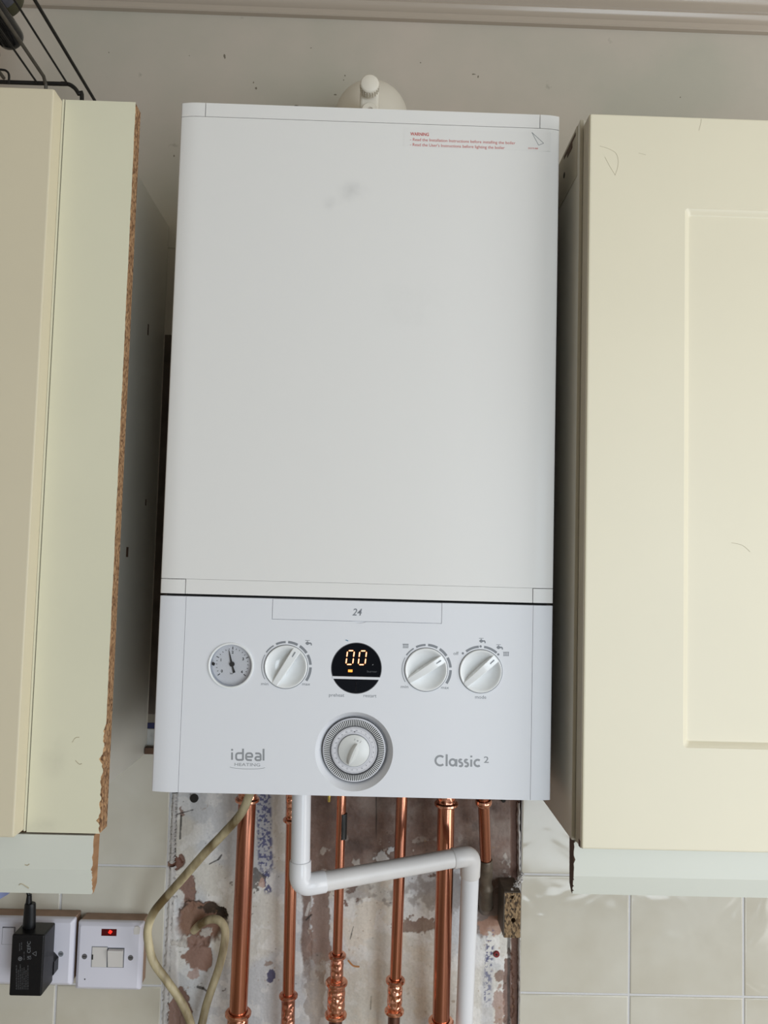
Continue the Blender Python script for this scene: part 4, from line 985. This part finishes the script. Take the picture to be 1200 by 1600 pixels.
# white plastic waste pipe
Wp = thing('waste_pipe', 'white plastic pipe stepping right and down in front of the copper pipes', 'pipe', P(726, 1590, -.04))
rp = .0108
A0 = P(470.8, 1262, -.168); A1 = P(468.8, 1384, -.166); B1 = P(735.8, 1336, -.105); C1 = P(725.7, 1590, -.045)
A0 = at_line(A0, A1, -.0008); C2 = at_line(B1, C1, ZB)
def along(a, b, d): a = Vector(a); b = Vector(b); return a+(b-a).normalized()*d
tube('pipe', [A0, along(A1, A0, .020)], rp, 'pvc', Wp, 40)
tube('pipe', [along(A1, B1, .020), along(B1, A1, .018)], rp, 'pvcold', Wp, 40)
tube('pipe', [along(B1, C2, .018), C2], rp, 'pvc', Wp, 40)
def elbow(c, a, b, la, lb, m, rs=.0125, bend=.010):
    c = Vector(c); da = (Vector(a)-c).normalized(); db = (Vector(b)-c).normalized()
    bm = bmesh.new(); pts = [c+da*la, c+da*(la-.0008), c+da*bend]
    rr = [rs-.0006, rs, rs]
    for i in range(1, 8):
        t = i/8; q = (c+da*bend)*(1-t)**2+c*2*t*(1-t)+(c+db*bend)*t**2; pts.append(q); rr.append(rs)
    pts += [c+db*bend, c+db*(lb-.0008), c+db*lb]; rr += [rs, rs, rs-.0006]
    add_tube(bm, pts, rs, 40, rr); return link('elbow', to_mesh(bm, 'elbow'), m, Wp, True)
elbow(A1, A0, B1, .028, .029, 'pvc', .0122, .0125); elbow(B1, A1, C2, .024, .028, 'pvcold', .0120, .0105)

# beige flex
yc_ = lambda Y, *q: [P(a, b, Y) for a, b in q]
cab = [P(392, 1232, -.115), P(389, 1244, -.112), P(376, 1272, -.108), P(347, 1305, -.10), P(320, 1333, -.092), P(285, 1373, -.080), P(253, 1409, -.066), P(240, 1426, -.060), P(232, 1446, -.055), P(231, 1466, -.053), P(239, 1501, -.052), P(259, 1530, -.050), P(280, 1560, -.047), P(294, 1588, -.043), P(301, 1612, -.038), P(306, 1626, -.034), P(312, 1612, -.030),
       P(316, 1598, -.028), P(322, 1572, -.026), P(331, 1544, -.024), P(341.5, 1514, -.022), P(349, 1484, -.020), P(352, 1460, -.018), P(349.5, 1446, -.016), P(340, 1437, -.013), P(326, 1437, -.008), P(312, 1445, .000), P(303, 1454, .012)]
tag(tube('electrical_cable', cab, .0052, 'cable', None, 16, 6), 'dirty beige electrical cable looping from the boiler into a hole in the plaster', 'cable')

# chipboard block
blk = thing('chipboard_block', 'small chipboard block with a drilled hole fixed beside the tiled edge', 'block', P(800, 1465, -.02))
bx0, bx1 = PX(788.3, 1430, -.045), PX(813.5, 1430, -.045); bz0, bz1 = PZ(800, 1465.5, -.045), PZ(800, 1395.5, -.045)
bmb = bmesh.new(); add_box(bmb, bx0, bx1, -.045, .0044, bz0, bz1, .0004, 1); base = to_mesh(bmb, 'b')
hc = P(802, 1438, -.045); nc = P(800, 1402, -.045)
bb1 = bmesh.new(); add_lathe(bb1, [(0, -.01), (.0034, -.01), (.0026, .014), (0, .014)], hc, (0, 1, 0), 14); bb2 = bmesh.new(); add_lathe(bb2, [(0, -.01), (.0030, -.01), (.002, .006), (0, .006)], (nc[0], nc[1], nc[2]), (0, 1, 0), 10)
bmat = MT['chip2']
core = link('core', boolean_diff(base, [to_mesh(bb1, 'c'), to_mesh(bb2, 'c')]), bmat, blk)
box('melamine_face', bx0-.0006, bx0, -.0445, .004, bz0+.0003, bz1-.0003, mat('aged_face', srgb(120, 112, 100), .6, noise=.35, nscale=40), blk)
box('melamine_face', bx0-.0003, bx1, -.0440, .004, bz1, bz1+.0008, mat('aged_top', srgb(112, 100, 88), .7, noise=.45, nscale=60), blk)
def lump(x, y, z, sx, sy, sz, m, name, parent, seed):
    bm = bmesh.new(); bmesh.ops.create_icosphere(bm, subdivisions=3, radius=1); rg = random.Random(seed)
    from mathutils import noise as N
    for v in bm.verts:
        k = 1+.75*N.noise(v.co*2.3+Vector((seed*3.1, 0, 0))); v.co = Vector((x+v.co.x*k*sx, y+v.co.y*k*sy, z+v.co.z*k*sz))
    return link(name, to_mesh(bm, name), m, parent, True)
for i, (px, py, Y, s) in enumerate(((806, 1384, -.025, .0034), (812, 1375, -.012, .0040), (800, 1392, -.036, .0026), (815, 1366, -.006, .0032))):
    x, _, z = P(px, py, Y); lump(x, Y, z, s, s*1.3, s*.9, 'whitefiller', 'filler_lump', blk, i+2)

# ------------------------------------------------------------------ sockets
def rbox_pts(x0, x1, z0, z1, r, n=5):
    out = []
    for cx, cz, a0 in ((x1-r, z1-r, 0), (x0+r, z1-r, 90), (x0+r, z0+r, 180), (x1-r, z0+r, 270)):
        for k in range(n+1): t = math.radians(a0+90*k/n); out.append((cx+r*math.cos(t), cz+r*math.sin(t)))
    return out
def faceplate(parent, x0, x1, z0, z1, yf=-.030):
    bm = bmesh.new(); r = .0022; k = .0042
    rings = []
    for e, y in ((0, yf+.0090), (0, yf+.0055), (.0010, yf+.0030), (k, yf+.0004), (k+.0006, yf)):
        rings.append([bm.verts.new((x, y, z)) for x, z in rbox_pts(x0+e, x1-e, z0+e, z1-e, r)])
    for A, C_ in zip(rings, rings[1:]):
        for j in range(len(A)): bm.faces.new((A[j], A[(j+1) % len(A)], C_[(j+1) % len(A)], C_[j]))
    bm.faces.new(rings[-1]); bm.faces.new(list(reversed(rings[0])))
    return link('faceplate', to_mesh(bm, 'faceplate'), 'socket', parent, 2)
YS = -.030
def qx(px, py=1490): return PX(px, py, YS)
def qz(py, px=165): return PZ(px, py, YS)
s1 = thing('fused_switch', 'white fused switch plate with a small glowing red neon window', 'switch', (qx(168), 0, qz(1546)))
fx_0, fx_1 = qx(118.3), qx(221.5); fz_1, fz_0 = qz(1442), qz(1548.5)
box('back_box', fx_0+.0015, fx_1-.0015, -.0215, -.0002, fz_0+.002, fz_1-.0002, 'skirt', s1, .001, 1, label='brown back box behind the white plate')
fp1 = faceplate(s1, fx_0, fx_1, fz_0, fz_1, YS)
def sbox(name, pa, pb, y0, y1, m, parent, bev=0): 
    a = P(*pa, YS); b = P(*pb, YS); return box(name, min(a[0], b[0]), max(a[0], b[0]), y0, y1, min(a[2], b[2]), max(a[2], b[2]), m, parent, bev)
nl = sbox('neon_window', (158.8, 1451.2), (182, 1462.6), YS-.0002, YS+.001, 'redlens', s1, .0001)
x, _, z = P(172.5, 1456, YS)
lump(x, YS-.0004, z, .0020, .0006, .0019, 'neonred', 'neon_glow', nl, 3)
sbox('fuse_recess', (143.6, 1478.5), (167, 1511.5), YS-.00015, YS+.001, 'print', s1); sbox('fuse_carrier', (144.6, 1479.6), (166.2, 1511), YS-.0007, YS+.001, 'socketdirty', s1, .0003)
sbox('fuse_slot', (143.8, 1491), (145.6, 1499), YS-.0009, YS, 'slot', s1)
sbox('switch_surround', (168.6, 1480.6), (193.2, 1512), YS-.00012, YS+.001, 'dialprint', s1)
rk_a = P(170, 1482, YS); rk_b = P(192, 1511, YS)
prism_x('rocker', [(YS-.0044, rk_a[2]-.0010), (YS-.0048, rk_a[2]-.0030), (YS-.0008, rk_b[2]), (YS+.001, rk_b[2]), (YS+.001, rk_a[2])], rk_a[0], rk_b[0], 'socketdirty', s1)
for px, py in ((132, 1494.5), (204, 1496.5)):
    x, _, z = P(px, py, YS); sc = lathe('screw_hole', [(0, -.0002), (.0034, -.0002), (.0034, .001), (0, .001)], (x, YS, z), (0, 1, 0), mat('screw_grey', srgb(100, 98, 100), .5), s1, 20)
    box('screw_slot', x-.0022, x+.0022, YS-.0004, YS, z-.0004, z+.0004, 'slot', s1)
x, _, z = P(132.5, 1530, YS); lathe('pilot_hole', [(0, -.0001), (.0009, -.0001), (.0009, .001), (0, .001)], (x, YS, z), (0, 1, 0), 'slot', s1, 12)
x, _, z = P(214.5, 1453.5, YS)
prism('tape_scrap', [(x-.0040, z-.0050), (x-.0046, z+.001), (x-.0026, z+.0048), (x+.0006, z+.0050), (x+.0036, z+.0032), (x+.003, z-.0046), (x-.001, z-.0052)], YS-.0005, YS+.0015, 'socketdirty', s1)
s2 = thing('double_socket', 'white double socket plate holding the black charger', 'socket', (qx(30), 0, qz(1543)))
tx_1 = qx(113.6); tx_0 = tx_1-.146; tz_1, tz_0 = PZ(60, 1436, YS), PZ(60, 1541, YS)
box('back_box', tx_0+.0015, tx_1-.0015, -.0215, -.0002, tz_0+.002, tz_1-.0002, 'skirt', s2, .001, 1, label='brown back box behind the white plate')
faceplate(s2, tx_0, tx_1, tz_0, tz_1, YS)
sbox('switch_surround', (4, 1448), (22.5, 1476), YS-.00012, YS+.001, 'dialprint', s2); sbox('rocker', (5, 1449), (21.6, 1475), YS-.0018, YS+.001, 'socket', s2, .0005)
x, _, z = P(95, 1490.5, YS); lathe('screw_hole', [(0, -.0002), (.0034, -.0002), (.0034, .001), (0, .001)], (x, YS, z), (0, 1, 0), 'print', s2, 20); box('screw_slot', x-.0022, x+.0022, YS-.0004, YS, z-.0004, z+.0004, 'slot', s2)
x, _, z = P(100, 1536, YS)
# charger
yq = -.0795
ch = thing('power_adapter', 'black plug-in power adapter with grey print, its lead leaving upwards', 'charger', P(40, 1557, -.06))
cx0, cx1 = PX(16, 1508, yq), PX(67, 1508, yq); cz1, cz0 = PZ(45, 1460.5, yq), PZ(40, 1557, yq)
yb3 = -.0440
box('body', cx0, cx1, yq, yb3, cz0, cz1, 'blackmat', ch, .0022, 3)
pl = P(74, 1511, -.040)
prism('plug_base', [(pl[0]-.018+a, pl[2]+b) for a, b in ((0, -.014), (.022, -.014), (.028, -.007), (.028, .008), (.022, .014), (0, .014))], yb3-.0005, YS-.0002, 'blackmat', ch)
yy = yq
for s, px, py, w, h, r in (('CE', 46, 1482, 8, 6, 90), ('FC', 46, 1478, 6, 5, 90), ('UKCA', 45.5, 1500, 9, 4.5, 90), ('0 : 1', 38, 1494, 9, 3.4, 90)):
    pass
def ctext(s, px, py, hpx, wpx=None):
    x, _, z = P(px, py, yy); return text('rating_print', s, x, yy, z, 'marks', ch, height=hpx*.0008, width=None if wpx is None else wpx*.0008, rot=math.pi/2, depth=.00015)
ctext('FC', 47.5, 1479, 5); ctext('CE', 47.5, 1489, 5); ctext('UK', 45.5, 1499, 3); ctext('CA', 48.5, 1499, 3)
bm = bmesh.new(); rg = random.Random(11)      # rows of print too small to read
for i, (px, y0_, y1_) in enumerate([(25, 1510, 1546), (28, 1516, 1546), (31, 1508, 1546), (34, 1514, 1546), (37, 1512, 1546), (40, 1518, 1546), (43, 1510, 1546), (30, 1474, 1486), (33, 1472, 1484), (37, 1490, 1500)]):
    y = y1_
    while y > y0_:
        w = rg.uniform(1.2, 4); x, _, z = P(px, y, yy); add_prism(bm, [(x, z), (x+.0009, z), (x+.0009, z+w*.0008), (x, z+w*.0008)], yy-.0001, yy); y -= w+rg.uniform(.8, 1.6)
link('small_print', to_mesh(bm, 'small_print'), mat('faint_print', srgb(74, 75, 78), .5), ch)
for (px, py, r) in ((31.5, 1498, 3),):
    x, _, z = P(px, py, yy); lathe('rating_symbol', [(.0018, 0), (.0024, 0), (.0024, .0002), (.0018, .0002)], (x, yy-.0002, z), (0, 1, 0), 'marks', ch, 20, closed=True); lathe('rating_symbol', [(0, 0), (.0009, 0), (.0009, .0002), (0, .0002)], (x, yy-.0002, z), (0, 1, 0), 'marks', ch, 12)
x, _, z = P(54, 1490, yy); bm = bmesh.new(); tri = [(x-.0026, z), (x+.002, z-.0026), (x+.002, z+.0026)]
for p0, p1 in zip(tri, tri[1:]+tri[:1]):
    d = Vector((p1[0]-p0[0], p1[1]-p0[1])).normalized(); nn = (-d.y*.0002, d.x*.0002)
    add_prism(bm, [(p0[0]-nn[0], p0[1]-nn[1]), (p1[0]-nn[0], p1[1]-nn[1]), (p1[0]+nn[0], p1[1]+nn[1]), (p0[0]+nn[0], p0[1]+nn[1])], yy-.00015, yy)
link('rating_symbol', to_mesh(bm, 'rating_symbol'), 'marks', ch)
# lead
ld = thing('charger_lead', 'black lead plugged into the top of the power adapter', 'cable', P(45, 1452, -.06))
yl = -.060; c0 = P(46, 1450, yl)
pa = P(45.5, 1451, yl); zt_ = cz1
def rb(w0, px, py0, py1, w1, m, name, d=.0055):
    a = P(px, py0, yl); b = P(px, py1, yl)
    bm = bmesh.new()
    rows = []
    for t in [0, .04, .3, .7, .86, .97, 1]:
        w = w0+(w1-w0)*t**1.6; w *= (.9 if t in (0, 1) else 1)
        rows.append([bm.verts.new((a[0]+x_, yl+y_, a[2]+(b[2]-a[2])*t)) for x_, y_ in [(w*math.cos(q)*(1 if abs(math.cos(q)) < .8 else .95), d*math.sin(q)) for q in [2*math.pi*i/16 for i in range(16)]]])
    for A, C_ in zip(rows, rows[1:]):
        for j in range(16): bm.faces.new((A[j], A[(j+1) % 16], C_[(j+1) % 16], C_[j]))
    bm.faces.new(rows[0]); bm.faces.new(rows[-1]); return link(name, to_mesh(bm, name), m, ld, True)
rb(.0085, 45, 1456.5, 1411, .0070, 'blackmat', 'plug'); rb(.0040, 45, 1413, 1398, .0028, 'blackmat', 'strain_relief', .004)
tube('lead', [P(45, 1400, yl), P(43, 1393, yl), P(36, 1384, yl-.004), P(20, 1370, yl-.01), P(0, 1345, yl-.01), P(-30, 1330, yl-.01)], .0022, 'blackmat', ld, 12, 5)
# packet under the cabinet
pk = thing('paper_packet', 'sliver of a blue and white packet under the left cabinet', 'packet', P(3, 1402, -.1))
x, _, z = P(5, 1402, -.10)
prism('wrapper', [(x-.08, z-.004), (x-.004, z-.002), (x+.006, z+.004), (x+.014, z+.016), (x-.08, z+.022)], -.102, -.085, 'bluewhite', pk)
prism('printed_edge', [(x-.08, z-.0046), (x-.004, z-.0026), (x-.004, z+.006), (x-.08, z+.008)], -.1025, -.0845, 'navy', pk)

# ------------------------------------------------------------------ wire rack and bottles on the left cabinet
ytop = .6885
Rk = thing('wire_rack', 'black wire wine rack standing on the left cabinet', 'rack', (-.5, -.1, ytop))
def wire(name, p0, p1, r, m='rack', y0=-.06, y1=-.31):
    """straight rod running front to back, through the photo points p0 (its far end) and p1"""
    a = P(*p0, y0); q0 = np.array(p0, float); q1 = np.array(p1, float)
    return a
def rod_y(px, py, y0, y1, r, m, name='rod', dz=0.0, down=None):
    x, _, z = P(px, py, y0); pts = [(x, y0, z), (x, y1, z+dz)]
    if down: pts = [(x, y0+.004, z-.035), (x, y0, z-.006), (x, y0-.008, z)]+pts[1:]
    return tube(name, pts, r, m, Rk, 12, 0)
zb_ = PZ(60, 131, -.09)
rod_y(148, 157, -.075, -.34, .0020, 'rack')
rod_y(106, 132, -.09, -.34, .0013, 'rack')
rod_y(59, 131, -.09, -.34, .0013, 'rack')
rod_y(72, 125, -.10, -.34, .0022, 'rackgrey', down=True)
rod_y(6, 122, -.10, -.34, .0022, 'rackgrey')
fr = [(-.80, -.09, zb_), P(60, 130, -.09), P(96, 130.5, -.09), P(108, 132, -.09), P(117, 138, -.09), P(123, 147, -.09), P(128, 158, -.09)]
e_ = fr[-1]; fr.append((e_[0], -.09, ytop+.001))
tube('back_frame', fr, .0026, 'rack', Rk, 14, 5)
tube('front_frame', [(-.80, -.27, ytop+.001), (-.80, -.27, zb_-.002), (e_[0], -.27, zb_-.002)], .0022, 'rack', Rk, 12, 0)
hk = [P(-20, 108, -.1), P(3, 109, -.1), P(10, 111, -.1), P(14, 117, -.1), P(13.5, 131, -.1)]
tube('hook', hk, .0014, 'rack', Rk, 10, 4)
def bottle(label, cx, cz, r, y0, L_, m, lab=False):
    t = thing('wine_bottle', label, 'bottle', (cx, y0, cz-r), 'bottles lying in the wire rack')
    lathe('glass', [(0, .004), (r*.6, .002), (r*.85, 0), (r*.97, -.003), (r, -.010), (r, -L_*.62), (r*.8, -L_*.70), (r*.40, -L_*.80), (r*.38, -L_*.97), (0, -L_)], (cx, y0, cz), (0, 1, 0), m, t, 40)
    if lab: lathe('paper_label', [(r+.0004, -.020), (r+.0004, -.10)], (cx, y0, cz), (0, 1, 0), 'label', t, 40)
    return t
a = P(5, 0, -.135); bottle('olive green bottle with a grey label, uppermost in the wire rack', a[0], a[2], .0280, -.135, .30, 'glassgreen', True)
a = P(18, 61, -.12); bottle('dark bottle in the middle of the wire rack, below the olive one', a[0], a[2], .0168, -.12, .30, 'glassdark')
a = P(-16, 88, -.10); bottle('dark bottle lowest in the wire rack, at the left frame edge', a[0], a[2], .0150, -.10, .30, 'glassdark')
